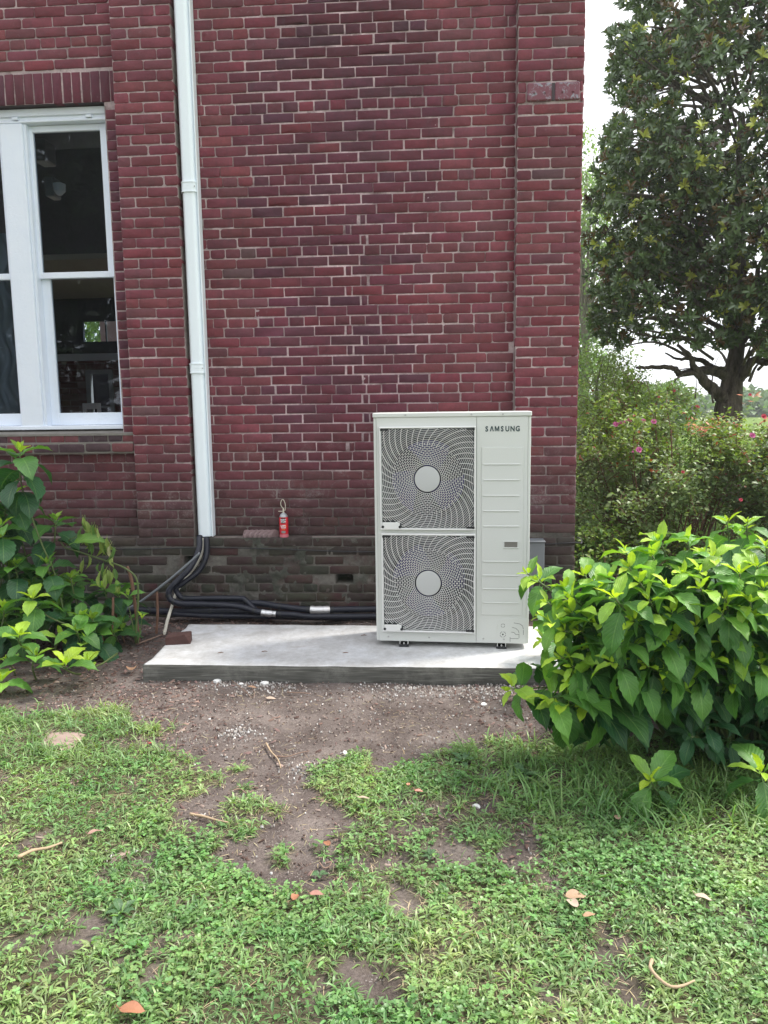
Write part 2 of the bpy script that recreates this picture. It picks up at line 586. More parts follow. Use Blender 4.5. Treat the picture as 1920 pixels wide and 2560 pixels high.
def in_poly(x, y, poly):
    c = np.zeros(x.shape, bool)
    j = len(poly) - 1
    for i in range(len(poly)):
        xi, yi = poly[i]
        xj, yj = poly[j]
        with np.errstate(divide='ignore', invalid='ignore'):
            hit = ((yi > y) != (yj > y)) & (x < (xj - xi) * (y - yi) / (yj - yi + 1e-12) + xi)
        c ^= hit
        j = i
    return c


bare = [(*atd(a, b, 'z', 0)[:2], r) for a, b, r in ((130, 1608, .10), (970, 1845, .11), (190, 2030, .10), (790, 2125, .08), (1010, 1490, .1),
        (1190, 1915, .07), (430, 1760, .12), (640, 1800, .16), (660, 1900, .12), (830, 1860, .07), (1050, 1740, .08), (1330, 2010, .05), (645, 1700, .10), (660, 1760, .12), (655, 1820, .11), (660, 1875, .09), (560, 1650, .08), (860, 1950, .06), (100, 1820, .06), (1120, 1860, .07), (330, 1870, .06))]
tufts = [(*atd(a, b, 'z', 0)[:2], r) for a, b, r in ((510, 1662, .045), (550, 1745, .065), (495, 1742, .045), (590, 1752, .045), (530, 1703, .035), (480, 1700, .03),
         (690, 1835, .035), (740, 1870, .05), (530, 1795, .05))]


def grass_density(x, y):
    """0 bare .. 1 full lawn"""
    jx = (vnoise(x, y, .11) - .5) * .26 + (vnoise(x + 9, y, .035) - .5) * .09
    jy = (vnoise(x, y + 7, .12) - .5) * .26 + (vnoise(x, y + 3, .04) - .5) * .09
    d = np.where(in_poly(x + jx, y + jy, dirt_poly), 0.0, 1.0)
    d *= np.clip((vnoise(x, y, .16) * .6 + vnoise(x + 5, y + 2, .06) * .6 - .22) * 3.2, .12, 1.0)
    for bx, by, r in bare:
        q = np.hypot(x + jx * .5 - bx, (y + jy * .5 - by) * .8)
        d *= np.clip((q - r * .6) / (r * .6), 0.04, 1)
    for bx, by, r in tufts:
        q = np.hypot(x + jx * .3 - bx, y + jy * .3 - by)
        d = np.maximum(d, np.clip((r - q) / (r * .5), 0, .9))
    return d


def gz(x, y):
    x, y = np.asarray(x, float), np.asarray(y, float)
    f = np.exp(-(np.maximum(0, np.hypot(x, y - 3.5) - 4) / 3) ** 2)
    z = (vnoise(x, y, .5) - .5) * .035 + (vnoise(x + 3, y, .13) - .5) * .014
    g = grass_density(x, y)
    z = z * f + np.minimum(g, .7) * .012 * f
    near = np.clip(1 - np.abs(y - 4.2) / .35, 0, 1) * ((x > -1.9) & (x < .9))
    z = z * (1 - .85 * near) - .002 * near
    return z


def lin(*segs):
    out = []
    for a, b, s in segs:
        out.append(np.arange(a, b, s))
    return np.concatenate(out)


gx = lin((-300, -40, 26), (-40, -8, 4), (-8, -3, .4), (-3, 3.0, .03), (3.0, 9, .3), (9, 40, 4), (40, 301, 26))
gy = lin((-60, -8, 8), (-8, 1.2, .4), (1.2, 5.9, .03), (5.9, 12, .25), (12, 60, 4), (60, 420, 30))
GX, GY = np.meshgrid(gx, gy)
GZ = gz(GX, GY)
gd = grass_density(GX, GY)
nearm = (np.hypot(GX, GY - 3.5) < 3.2)
blur = gd
lime = np.zeros_like(GX)
for (a, b, r, w) in ((520, 1582, .07, 1), (665, 1665, .06, .9), (640, 1490, .12, .8), (480, 1475, .12, .9), (900, 1480, .22, .9), (1060, 1475, .25, 1), (760, 1480, .2, .5), (950, 1590, .15, .35), (420, 1600, .12, .4), (255, 1850, .04, 1), (650, 1690, .06, .8)):
    p = atd(a, b, 'z', 0)
    lime = np.maximum(lime, w * np.exp(-(np.hypot(GX - p.x, (GY - p.y) * 1.3) / r) ** 2))
farc = np.clip((np.hypot(GX - .5, GY - 4) - 3.0) / 2.5, 0, 1) * (GX > 1.2)
farc = np.maximum(farc, np.clip((GY - 6.8) / 1.5, 0, 1))
nx_, ny_ = len(gx), len(gy)
ii = (np.arange(ny_ - 1)[:, None] * nx_ + np.arange(nx_ - 1)[None, :]).ravel()
gF = np.stack([ii, ii + 1, ii + 1 + nx_, ii + nx_], 1)
ground = np_mesh('ground', np.stack([GX.ravel(), GY.ravel(), GZ.ravel()], 1), [gF], M_GROUND,
                 col=np.stack([np.clip(blur, 0, 1).ravel() ** .7, lime.ravel(), farc.ravel()], 1), smooth=True)
tag(ground, kind='structure')

# ------------------------------------------------------------------ brick building
bld = thing('brick_building', 'old red painted brick building wall with flat brick piers and a bricked-up opening', 'building', (-1.0, YW, 0))

bricks = []      # u0,u1,z0,z1,y(face),depth,color,roundness,frame


def shade(c, v=.13):
    k = 1 + rnd.uniform(-v, v)
    return tuple(max(.004, x * k * (1 + rnd.uniform(-.07, .07))) for x in c)


def brick_color(x, z, where):
    r = rnd.random()
    if where == 'infill':
        c = (.122, .031, .046) if r < .65 else ((.102, .032, .048) if r < .9 else (.148, .031, .043))
    elif where == 'sill':
        c = (.070, .042, .048) if r < .7 else (.15, .05, .055)
    elif where == 'plinth':
        c = (.055, .034, .032) if r < .6 else ((.045, .040, .033) if r < .85 else (.075, .030, .032))
    else:
        c = (.172, .045, .057) if r < .66 else ((.150, .047, .058) if r < .86 else ((.172, .038, .050) if r < .992 else (.125, .060, .066)))
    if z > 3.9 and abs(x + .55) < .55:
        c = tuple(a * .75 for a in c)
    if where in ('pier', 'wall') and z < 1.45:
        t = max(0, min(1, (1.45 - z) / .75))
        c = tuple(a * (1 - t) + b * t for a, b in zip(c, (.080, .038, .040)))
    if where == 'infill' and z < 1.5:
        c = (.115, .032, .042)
    return shade(c)


def infill(x, z):
    if z < 1.12:
        return False
    if z < 3.03:
        return -1.30 < x < -.13
    if z < 3.50:
        return -1.36 < x < .06
    if z < 4.0:
        return -1.42 < x < .09
    return -1.3 + (z - 4) * .9 < x < .0 - (z - 4) * .45


def add_brick(x0, x1, z0, z1, y, where, depth=.05, frame='front', rd=None, jit=.0035):
    xc, zc = (x0 + x1) / 2, (z0 + z1) / 2
    w = where
    if where == 'wall' and frame == 'front' and infill(xc, zc):
        w = 'infill'
    j = .0048 if w == 'infill' else .0040
    j *= rnd.uniform(.75, 1.35)
    if w == 'plinth':
        j *= 1.3
    rdd = rd if rd is not None else (.0035 if w == 'infill' else .0095)
    dx = rnd.uniform(-.0025, .0025)
    dz = rnd.uniform(-.0022, .0022) + (.0 if frame != 'front' else .007 * (float(vnoise(xc, zc * 3, .35)) - .5))
    x0, x1, z0, z1 = x0 + j + dx, x1 - j + dx, z0 + j * .95 + dz, z1 - j * .95 + dz
    # eight-point outline with worn corners
    def cr_():
        return rdd * rnd.uniform(.35, 1.4)
    out = []
    for (cx_, cz_, sx, sz) in ((x0, z0, 1, 1), (x1, z0, -1, 1), (x1, z1, -1, -1), (x0, z1, 1, -1)):
        a, b = cr_(), cr_() * .8
        p, q = (cx_ + sx * a, cz_), (cx_, cz_ + sz * b)
        pr = (q, p) if (sx, sz) in ((1, 1), (-1, -1)) else (p, q)
        out += list(pr)
    out = [(px + rnd.uniform(-jit, jit) * .45, pz + rnd.uniform(-jit, jit) * .4) for px, pz in out]
    face = y - rnd.uniform(-.0018, .0032) - (.002 if w == 'plinth' and rnd.random() < .3 else 0)
    if w == 'plinth' and rnd.random() < .12:
        face += .015
    tl = rnd.uniform(-.0015, .0015)
    cxm, czm = (x0 + x1) / 2, (z0 + z1) / 2
    V = []
    for px, pz in out:
        V.append((px, y + depth, pz))
    for px, pz in out:
        V.append((px, face + .0022, pz))
    for px, pz in out:
        k = .0030
        ix = px + (k if px < cxm else -k)
        iz = pz + (k if pz < czm else -k)
        V.append((ix, face + tl * (1 if px < cxm else -1) + rnd.uniform(-.0007, .0007), iz))
    V.append((cxm, face - rnd.uniform(-.0005, .0015), czm))
    bricks.append((V, brick_color(xc, zc, w), frame, w, (xc, y, zc)))


BF = []
for k in range(8):
    q = (k + 1) % 8
    BF.append((k, q, q + 8, k + 8))
    BF.append((k + 8, q + 8, q + 16, k + 16))
BT = [(k + 16, (k + 1) % 8 + 16, 24) for k in range(8)]


def lay(x0, x1, k0, k1, y, where, skip=None, depth=.05, phase=-1.0068, frame='front'):
    for k in range(k0, k1):
        z0, z1 = ZL(k), ZL(k + 1)
        if (k - 23) % 7 == 0:
            p, ph = .1135, phase + .03
        else:
            p, ph = .227, phase + (.1135 if (k % 2) else 0) + rnd.uniform(-.006, .006) + (0 if frame != 'front' else .012 * math.sin(k * 1.7))
        s = ph + math.floor((x0 - ph) / p) * p
        while s < x1 - .001:
            a, b = max(s, x0), min(s + p, x1)
            s += p
            if b - a < .035:
                continue
            xc = (a + b) / 2
            if skip and skip(xc, a, b, z0, z1, k):
                continue
            add_brick(a, b, z0, z1, y, where, depth, frame)


K_LEDGE = 8                        # plinth top is mortar line 8
K_TOP = 74
WX0, WX1, WZ0, WZ1 = -4.05, -2.392, 1.44, 3.797      # window opening
SZ0, SZ1 = 3.797, 4.012                                # soldier course
# the window stretch of wall
lay(-5.2, X1 - .002, K_LEDGE, K_TOP, YW, 'wall',
    skip=lambda xc, a, b, z0, z1, k: (b > WX0 + .02 and z1 > 1.29 and z0 < 3.98) or (z1 > 3.80 and z0 < 4.005) or (1.27 < (z0 + z1) / 2 < 1.42),
    phase=-2.40 + .1)
# narrow strip of headers beside the window opening
for k in range(18, 54):
    if ZL(k + 1) < 3.80:
        add_brick(WX1 + .004, X1 - .002, ZL(k), ZL(k + 1), YW, 'infill')
# soldier course above the window
x = -5.2
while x < X1 - .01:
    add_brick(x, min(x + .0715, X1 - .002), SZ0, SZ1, YW, 'infill', rd=.003)
    x += .0715
# sloping sill headers and the stretcher course under them, both standing proud
x = WX0 - .15
while x < X1 - .03:
    add_brick(x, min(x + .1135, X1 - .002), 1.345, 1.418, YW - .045, 'sill', depth=.1)
    x += .1135
x = WX0 - .25
while x < X1 - .03:
    add_brick(x, min(x + .2, X1 - .002), 1.272, 1.342, YW - .085, 'sill', depth=.12)
    x += .205
# left pier, middle panel, right pier
for k in range(K_LEDGE, K_TOP):
    z0, z1 = ZL(k), ZL(k + 1)
    for (xa, xb, par) in ((X1, -1.845, 1), (X2, X3, 0 if k < 52 else 1)):
        w = (xb - xa)
        if xa > 0:
            z0, z1 = z0 + .028, z1 + .028
        if k in (50, 51) and xa > 0:          # the iron tie plates replace bricks here
            add_brick(xa, xa + .062, z0, z1, YP, 'pier', .1)
            add_brick(xb - .028, xb, z0, z1, YP, 'pier', .1)
            continue
        cuts = [0, .25, .75, 1] if (k + par) % 2 else [0, .5, 1]
        if k == 52 and xa > 0:
            cuts = [0, .25, .5, .75, 1]
        for c0, c1 in zip(cuts, cuts[1:]):
            o = .01 * math.sin(k * 2.3)
            add_brick(xa + w * c0 + (o if c0 else 0), xa + w * c1 + (o if c1 < 1 else 0), z0, z1, YP, 'pier', .1)
for k in range(K_LEDGE, K_TOP):
    if 17 <= k < 41 and (k - 23) % 7 and k % 5 != 1:
        xs = -.664 if k % 2 else -.550
        lay(-1.845, xs, k, k + 1, YW, 'wall')
        add_brick(xs, xs + .046, ZL(k), ZL(k + 1), YW, 'wall')
        lay(xs + .046, X2, k, k + 1, YW, 'wall', phase=-1.0068 + .046)
    else:
        lay(-1.845, X2, k, k + 1, YW, 'wall')
# plinth: projecting base, flush with the piers
holes = [(-.76, -.65, 3), (-1.92, -1.82, 5)]


def pl_skip(xc, a, b, z0, z1, k):
    for h0, h1, hk in holes:
        if k == hk and b > h0 and a < h1:
            return True
    return rnd.random() < .02


lay(-5.2, X3, -1, K_LEDGE, YP, 'plinth', skip=pl_skip, depth=.07, phase=-1.05)
# end wall of the building, seen only from the side
lay(YP, 13.0, -1, K_TOP, 0.0, 'pier', frame='side', phase=.1)


def to_world(V, frame):
    if frame == 'front':
        return [(p[0], p[1], p[2]) for p in V]
    return [(X3 - p[1], p[0] + .0, p[2]) for p in V]     # u -> y, outward -> +x


cent = np.array([b[4] for b in bricks])
px, py = proj_np(cent)
vis = (px > -20) & (px < 1940) & (py > -20) & (py < 1560) & np.array([b[2] == 'front' for b in bricks])
acmask = (px > 930) & (px < 1335) & (py > 1030)
ductm = (px > 425) & (px < 530) & (np.abs(px - (450 + py * .045)) < 35)
sizes = np.array([(max(v[0] for v in b[0]) - min(v[0] for v in b[0])) * (max(v[2] for v in b[0]) - min(v[2] for v in b[0])) for b in bricks])
dist = np.linalg.norm(cent - np.array([0, 0, CAM_H]), axis=1)
score = np.where(vis & ~acmask & ~ductm, sizes / dist ** 2, 0)
single = set(np.argsort(-score)[:300].tolist())
SV, SQ, ST, SC = [], [], [], []
nb = 0
for i, (V, c, fr, w, ctr) in enumerate(bricks):
    VW = to_world(V, fr)
    if i in single:
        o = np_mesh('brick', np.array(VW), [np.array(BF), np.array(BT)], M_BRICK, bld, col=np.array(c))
    else:
        SV += VW
        SQ.append(np.array(BF) + nb)
        ST.append(np.array(BT) + nb)
        SC += [c] * 25
        nb += 25
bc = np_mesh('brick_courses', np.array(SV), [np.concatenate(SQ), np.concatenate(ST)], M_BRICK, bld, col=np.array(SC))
tag(bc, kind='stuff')


# mortar beds: fine uneven sheets just behind the brick faces
def mortar(xa, xb, za, zb, y, rec=.0050, amp=.0034, plinth=False, cell=.018):
    n1, n2 = max(2, int((xb - xa) / cell)), max(2, int((zb - za) / cell))
    X, Z = np.meshgrid(np.linspace(xa, xb, n1), np.linspace(za, zb, n2))
    nz = vnoise(X, Z, .05) * .6 + vnoise(X + 3, Z + 1, .019) * .4
    Y = y + rec - (nz - .5) * 2 * amp
    colr = np.empty(X.shape + (3,))
    base = np.array((.44, .35, .35))
    inf = np.array((.60, .46, .48))
    m = ((X > -1.42) & (X < .1) & (Z > 1.1)) | (X < -2.28) & (Z > 3.7)
    dark = np.array((.145, .135, .12))
    k = vnoise(X, Z, .22)[..., None]
    colr[:] = base * (.75 + .5 * k)
    edge = np.clip(1 - np.abs(X + .64) / .75, 0, 1)[..., None] ** .3
    colr = np.where(m[..., None], (inf * (.55 + .65 * k)) * edge + colr * (1 - edge), colr)
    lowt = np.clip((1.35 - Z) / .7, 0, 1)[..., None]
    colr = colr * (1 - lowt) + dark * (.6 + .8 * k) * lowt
    if plinth:
        sm = np.clip((vnoise(X, Z, .15) * .42 + vnoise(X + 7, Z, .055) * .33 + vnoise(X + 2, Z + 5, .02) * .25 - .55) * 7, 0, 1)
        zone = np.clip(1.2 - np.abs(X + 1.05) / .75, 0, 1) * np.clip((Z - .1) / .08, 0, 1)
        sm = sm * np.clip(.25 + zone, 0, 1)
        Y = Y - sm * (.004 + .013 * vnoise(X, Z, .035))
        colr = colr * (1 - .7 * sm[..., None]) + (np.array((.05, .06, .042)) + .09 * vnoise(X, Z, .045)[..., None] * vnoise(X, Z + 3, .1)[..., None]) * sm[..., None] * .6
        for h0, h1, hk in holes:
            hm = (X > h0 - .01) & (X < h1 + .01) & (Z > ZL(hk) + .005) & (Z < ZL(hk + 1) - .004)
            Y = np.where(hm, y + .11, Y)
            colr = np.where(hm[..., None], np.array((.02, .025, .015)), colr)
    ii = (np.arange(n2 - 1)[:, None] * n1 + np.arange(n1 - 1)[None, :]).ravel()
    return np.stack([X.ravel(), Y.ravel(), Z.ravel()], 1), np.stack([ii, ii + 1, ii + 1 + n1, ii + n1], 1), colr.reshape(-1, 3)


def mortar_obj(name, rects, parent=bld):
    V, F, Cc, b = [], [], [], 0
    for r in rects:
        v, f, c = mortar(*r[:5], **(r[5] if len(r) > 5 else {}))
        V.append(v)
        F.append(f + b)
        Cc.append(c)
        b += len(v)
    return np_mesh(name, np.concatenate(V), [np.concatenate(F)], M_MORTAR, parent, col=np.concatenate(Cc), smooth=True)


ZT = ZL(K_TOP)
zl = ZL(K_LEDGE)
mortar_obj('mortar', [(-5.2, WX0, zl, ZT, YW), (WX0, WX1, 3.80, ZT, YW), (WX1, X1 + .02, zl, ZT, YW), (WX0, WX1, zl, 1.40, YW),
                      (X1 + .003, -1.848, zl, ZT, YP), (-1.86, X2 + .02, zl, ZT, YW), (X2 + .003, X3 - .003, zl, ZT, YP)])
mortar_obj('plinth_mortar', [(-5.2, X3 - .003, -.15, zl, YP, dict(plinth=True, cell=.0125, amp=.006))])
mb = MB()
# pier sides, plinth ledge and reveal returns
mb.box(X1 + .003, X1 + .02, YP + .012, YW + .02, zl, ZT)
mb.box(-1.865, -1.848, YP + .012, YW + .02, zl, ZT)
mb.box(X2 + .003, X2 + .02, YP + .012, YW + .02, zl, ZT)
mb.box(-5.2, X3 - .003, YP + .009, YW + .03, zl - .03, zl - .004)
mb.box(X3 - .03, X3 - .006, YP + .02, 13.0, -.15, ZT)
mb.box(WX1 + .004, WX1 + .02, YW + .012, YW + .3, 1.40, 3.80)
mb.box(WX0 - .02, WX0 - .004, YW + .012, YW + .3, 1.40, 3.80)
o = mb.build('mortar_return', M_MORTAR, bld)
a = o.data.color_attributes.new('bc', 'FLOAT_COLOR', 'POINT')
a.data.foreach_set('color', np.tile(np.array([.27, .23, .21, 1], np.float32), len(o.data.vertices)))
# sloped mortar sill above the sill bricks and an iron lintel
mb = MB()
mb.add([(WX0 - .12, YW - .05, 1.416), (X1 - .004, YW - .05, 1.416), (X1 - .004, YW + .16, 1.446), (WX0 - .12, YW + .16, 1.446),
        (WX0 - .12, YW - .05, 1.40), (X1 - .004, YW - .05, 1.40), (X1 - .004, YW + .16, 1.40), (WX0 - .12, YW + .16, 1.40)],
       [(0, 1, 2, 3), (4, 7, 6, 5), (0, 4, 5, 1), (1, 5, 6, 2), (2, 6, 7, 3), (3, 7, 4, 0)])
mb.box(WX0 - .25, X1 - .006, YW - .078, YW + .02, 1.268, 1.352)
mb.box(WX0 - .14, X1 - .006, YW - .038, YW + .02, 1.352, 1.40)
mb.build('sill_bed', simple('sill_mortar', (.20, .185, .165), .95, var=.4, scale=15, bump=.8, bscale=60, bdist=.004), bld)
M_DARKPAINT = simple('dark_lintel_paint', (.05, .035, .04), .7)
MB().box(WX0 - .01, WX1 + .01, YW + .012, YW + .30, 3.800, 3.83).build('lintel', M_DARKPAINT, bld)
# parapet and part roof out of frame, so the building ends like a building
MB().box(-5.2, X3, YW - .10, YW + .35, ZT, ZT + .9).build('cornice', M_WPAINT, bld)
MB().box(-5.2, -2.3, YW + .35, 9.75, ZT + .3, ZT + .45).build('roof', M_DARKPAINT, bld)  # stops short; opening over the unseen right side added to light the room
MB().box(-5.3, -5.2, YP, 9.7, -.15, ZT + .3).build('end_wall', M_DARKPAINT, bld)

# iron tie plates on the right pier
t_ = NT('weathered_red_iron')
cc = t_.mix(t_.ramp(t_.noise(22, 8, .8, dist=.5), [(.54, 0.), (.60, .85)]), (.17, .050, .070), (.30, .33, .38))
M_PLATE = t_.done(cc, .6, t_.bump(t_.noise(50, 5), .3, .002))
for (xa, xb) in ((.624, .790), (.812, .980)):
    pl = MB().box(xa, xb, YP - .012, YP + .03, 3.648, 3.765, .008).build('tie_plate', M_PLATE, bld)
    for fx in (.3, .72):
        MB().lathe([(.008, 0), (.007, .006), (.003, .009)], (xa + (xb - xa) * fx, YP - .0125, 3.70), 10, 'y').build('bolt', M_PLATE, pl)
# strip between plates
MB().box(.790, .812, YP - .004, YP + .03, 3.652, 3.762).build('plate_strap', M_DARKPAINT, bld)

# ------------------------------------------------------------------ window, building > window > frame, sash, pane ...
win_m = MB()
ZS = 1.45
FY = YW + .085                    # front of the outer casing
mull = (-3.222, -3.040)
casR = (WX1 - .035, WX1)
win_m.box(WX0, WX1, FY - .01, FY + .12, 3.697, 3.797)           # head
win_m.box(WX1 - .030, WX1, FY - .01, FY + .12, ZS, 3.697)
win_m.box(WX0, WX0 + .030, FY - .01, FY + .12, ZS, 3.697)
window = win_m.build('window', M_WPAINT, bld)
MB().box(WX0, WX1, FY - .024, FY - .01, 3.742, 3.795, .004).box(WX0 + .02, WX1 - .02, FY - .020, FY - .01, 3.70, 3.715, .003).build('head_moulding', M_WPAINT, window)
MB().box(mull[0], mull[1] - .012, FY - .022, FY + .12, ZS, 3.697, .004).build('mullion', M_WPAINT, window)
MB().box(mull[1] - .012, mull[1] + .010, FY - .004, FY + .12, ZS, 3.697, .002).box(mull[0] - .016, mull[0], FY - .004, FY + .12, ZS, 3.697, .002).build('stop_bead', M_WPAINT, window)
MB().box(WX0, WX1, FY - .03, FY + .14, ZS - .004, ZS + .026, .004).build('window_sill', M_WPAINT, window)
for hx in (-3.12, -2.56):
    MB().box(hx, hx + .045, FY - .032, FY - .01, 3.718, 3.738, .003).build('bracket', M_WPAINT, window)


def sash(xa, xb, za, zb, y, stl, str_, bot, top):
    f = MB()
    f.box(xa, xa + stl, y, y + .035, za, zb, .003)
    f.box(xb - str_, xb, y, y + .035, za, zb, .003)
    f.box(xa + stl, xb - str_, y + .001, y + .034, za, za + bot, .003)
    f.box(xa + stl, xb - str_, y + .001, y + .034, zb - top, zb, .003)
    f.build('sash', M_WPAINT, window)
    MB().box(xa + stl - .002, xb - str_ + .002, y + .016, y + .019, za + bot - .002, zb - top + .002).build('pane', M_GLASS, window)


sash(-3.030, WX1 - .032, 2.592, 3.695, FY + .035, .028, .062, .045, .045)          # right pair, upper
sash(-3.030, WX1 - .032, ZS + .028, 2.640, FY + .072, .066, .040, .095, .045)      # right pair, lower
sash(WX0 + .032, -3.238, 2.592, 3.695, FY + .035, .062, .028, .045, .045)
sash(WX0 + .032, -3.238, ZS + .028, 2.640, FY + .072, .040, .028, .095, .045)

# dim room behind the glass
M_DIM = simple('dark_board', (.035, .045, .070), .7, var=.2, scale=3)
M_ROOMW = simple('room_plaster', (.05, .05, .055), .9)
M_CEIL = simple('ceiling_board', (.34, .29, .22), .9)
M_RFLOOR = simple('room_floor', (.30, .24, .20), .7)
RY = 9.6
room = MB()
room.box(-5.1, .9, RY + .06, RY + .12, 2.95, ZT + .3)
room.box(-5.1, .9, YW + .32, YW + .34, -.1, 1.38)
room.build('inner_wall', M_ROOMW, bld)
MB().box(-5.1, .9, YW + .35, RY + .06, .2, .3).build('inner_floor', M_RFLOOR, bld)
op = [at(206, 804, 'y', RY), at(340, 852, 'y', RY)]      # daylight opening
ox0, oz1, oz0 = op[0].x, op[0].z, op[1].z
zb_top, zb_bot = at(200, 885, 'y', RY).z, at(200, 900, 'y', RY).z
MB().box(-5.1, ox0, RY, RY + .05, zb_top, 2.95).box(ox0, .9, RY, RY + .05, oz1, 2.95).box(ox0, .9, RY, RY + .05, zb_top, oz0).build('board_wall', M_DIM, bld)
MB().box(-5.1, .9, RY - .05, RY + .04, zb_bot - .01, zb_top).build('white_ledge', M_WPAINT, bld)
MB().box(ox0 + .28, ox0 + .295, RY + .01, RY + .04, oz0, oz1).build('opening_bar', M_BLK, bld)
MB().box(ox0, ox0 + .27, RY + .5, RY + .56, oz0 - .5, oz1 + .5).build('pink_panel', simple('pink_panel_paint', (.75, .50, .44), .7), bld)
MB().box(-5.1, -2.4, RY - 2.4, RY + .04, 2.98, 3.03).build('inner_ceiling', M_CEIL, bld)  # also stops short on the right so the added daylight gets in
MB().box(-5.1, -1.6, YW + .301, RY - 2.4, 3.95, 4.0).build('inner_soffit', M_DIM, bld)
MB().box(-2.45, -2.35, YW + .34, YW + .6, .3, 3.6).build('inner_pier', simple('inner_brick_pier', (.07, .025, .025), .9), bld)
iw = [at(214, 925, 'y', RY), at(285, 995, 'y', RY)]
ib = MB()
rows = np.arange(.3, zb_bot, .075)
for i, z in enumerate(rows):
    x = -5.1 + (i % 2) * .115
    while x < .8:
        if not (x + .22 > iw[0].x and x < iw[1].x and z + .07 > .95 and z < iw[0].z):
            ib.box(x + .006, x + .224, RY + .0, RY + .05, z + .005, min(z + .07, zb_bot - .012))
        x += .23
o = ib.build('inner_brick', simple('inner_brick_clay', (.12, .022, .026), .85, var=.3, scale=6), bld)
o['kind'] = 'stuff'
mm_ = MB().box(-5.1, iw[0].x, RY + .006, RY + .045, .3, zb_bot - .012).box(iw[1].x, .9, RY + .006, RY + .045, .3, zb_bot - .012).box(iw[0].x, iw[1].x, RY + .006, RY + .045, iw[0].z, zb_bot - .012)
mm_.build('inner_mortar', simple('inner_mortar_lime', (.22, .15, .15), .9), bld)
w2 = MB()
a_, b_ = iw[0], iw[1]
MB().box(a_.x - .2, b_.x + .2, RY + .30, RY + .34, .6, a_.z + .2).build('dark_backing', simple('dark_backing_blue', (.012, .016, .035), .5), bld)  # dark sheet added behind the inner window to block the bright view
w2.box(a_.x, a_.x + .06, RY - .02, RY + .05, .95, a_.z).box(b_.x - .05, b_.x, RY - .02, RY + .05, .95, a_.z)
w2.box(a_.x + .06, b_.x - .05, RY - .02, RY + .05, a_.z - .05, a_.z).box(a_.x + .06, b_.x - .05, RY - .01, RY + .04, (a_.z + .95) / 2 + .1, (a_.z + .95) / 2 + .125)
w2.box(a_.x + .06, b_.x - .05, RY - .01, RY + .04, .95, 1.05)
w2.build('inner_window_frame', simple('grey_frame_paint', (.40, .42, .44), .6), bld)

ch = at(206, 1020, 'y', 8.9)
chair = thing('chair', 'white chair back seen through the lower window pane', 'chair', (ch.x, 8.9, .3))
cw_, ct = at(250, 1010, 'y', 8.9).x, at(206, 1008, 'y', 8.9).z
M_CH = simple('white_chair_paint', (.85, .85, .84), .5)
mb = MB().box(ch.x, ch.x + .045, 8.9, 8.93, .3, ct, .005).box(cw_ - .045, cw_, 8.9, 8.93, .3, ct, .005).box(ch.x + .045, cw_ - .045, 8.9, 8.93, ct - .07, ct, .005)
mb.build('backrest', M_CH, chair)
MB().box(ch.x, cw_, 8.5, 8.9, .74, .78, .006).build('seat', M_CH, chair)
for lx in (ch.x + .002, cw_ - .042):
    MB().box(lx, lx + .04, 8.5, 8.54, .3, .738).build('leg', M_CH, chair)
# crumpled plastic sheet behind the left sash
cv = []
nxs, nzs = 26, 30
for j in range(nzs):
    for i in range(nxs):
        u = i / (nxs - 1)
        z = 1.5 + 1.5 * j / (nzs - 1)
        x = -4.0 + .62 * u + .03 * math.sin(j * .8) * u
        y = YW + .40 + .025 * math.sin(u * 38 + j * .25) + .02 * math.sin(u * 17 - j * .5)
        cv.append((x, y, z))
cf = [(j * nxs + i, j * nxs + i + 1, (j + 1) * nxs + i + 1, (j + 1) * nxs + i) for j in range(nzs - 1) for i in range(nxs - 1)]
cu = MB().add(cv, cf).build('curtain', simple('grey_plastic_sheet', (.17, .19, .20), .25), smooth=True)
tag(cu, 'crumpled grey plastic sheet hanging behind the left window sash', 'curtain')
# grey equipment box on the inner side of the upper pane
gb = at(95, 365, 'y', 6.75)
g = thing('meter_box', 'grey metal box with fittings below it, seen behind the upper window pane', 'meter box', (gb.x, 6.75, gb.z))
p1, p2 = at(82, 345, 'y', 6.75), at(114, 400, 'y', 6.75)
MB().box(p1.x - .02, p2.x, 6.75, 6.95, p2.z, p1.z, .01).build('housing', M_GREYBOX, g)
p1, p2 = at(108, 428, 'y', 6.75), at(134, 490, 'y', 6.75)
MB().box(p1.x, p2.x, 6.75, 6.9, p2.z, p1.z - .04, .01).build('lamp_base', M_GREYBOX, g)
MB().lathe([(.02, 0), (.05, .03), (.055, .09), (.03, .1)], (p2.x + .03, 6.80, p2.z + .02), 14).build('lamp_shade', M_WPAINT, g)

# ------------------------------------------------------------------ white duct (pipe cover) with two couplings
duct = thing('pipe_cover', 'tall white plastic cover duct running down the wall beside the brick pier', 'duct', (-1.77, YW, .63))


def duct_profile(w, d, r=.040, n=8):
    pts = [(-w / 2, 0)]
    for k in range(n + 1):
        a = PI - k / n * PI / 2
        pts.append((-w / 2 + r + r * math.cos(a), d - r + r * math.sin(a)))
    for k in range(n + 1):
        a = PI / 2 - k / n * PI / 2
        pts.append((w / 2 - r + r * math.cos(a), d - r + r * math.sin(a)))
    pts.append((w / 2, 0))
    return pts


def duct_seg(z0, z1, w, d, name, mat=M_PVC, x=-1.770, parent=duct):
    pr = duct_profile(w, d)
    vs = [(x + a, YW - .012 - b, z) for z in (z0, z1) for a, b in pr]
    n = len(pr)
    fs = [(i, i + 1, i + 1 + n, i + n) for i in range(n - 1)] + [(n - 1, 0, n, 2 * n - 1)]
    fs += [tuple(range(n))[::-1], tuple(range(n, 2 * n))]
    return MB().add(vs, fs).build(name, mat, parent, smooth=True, angle=40)


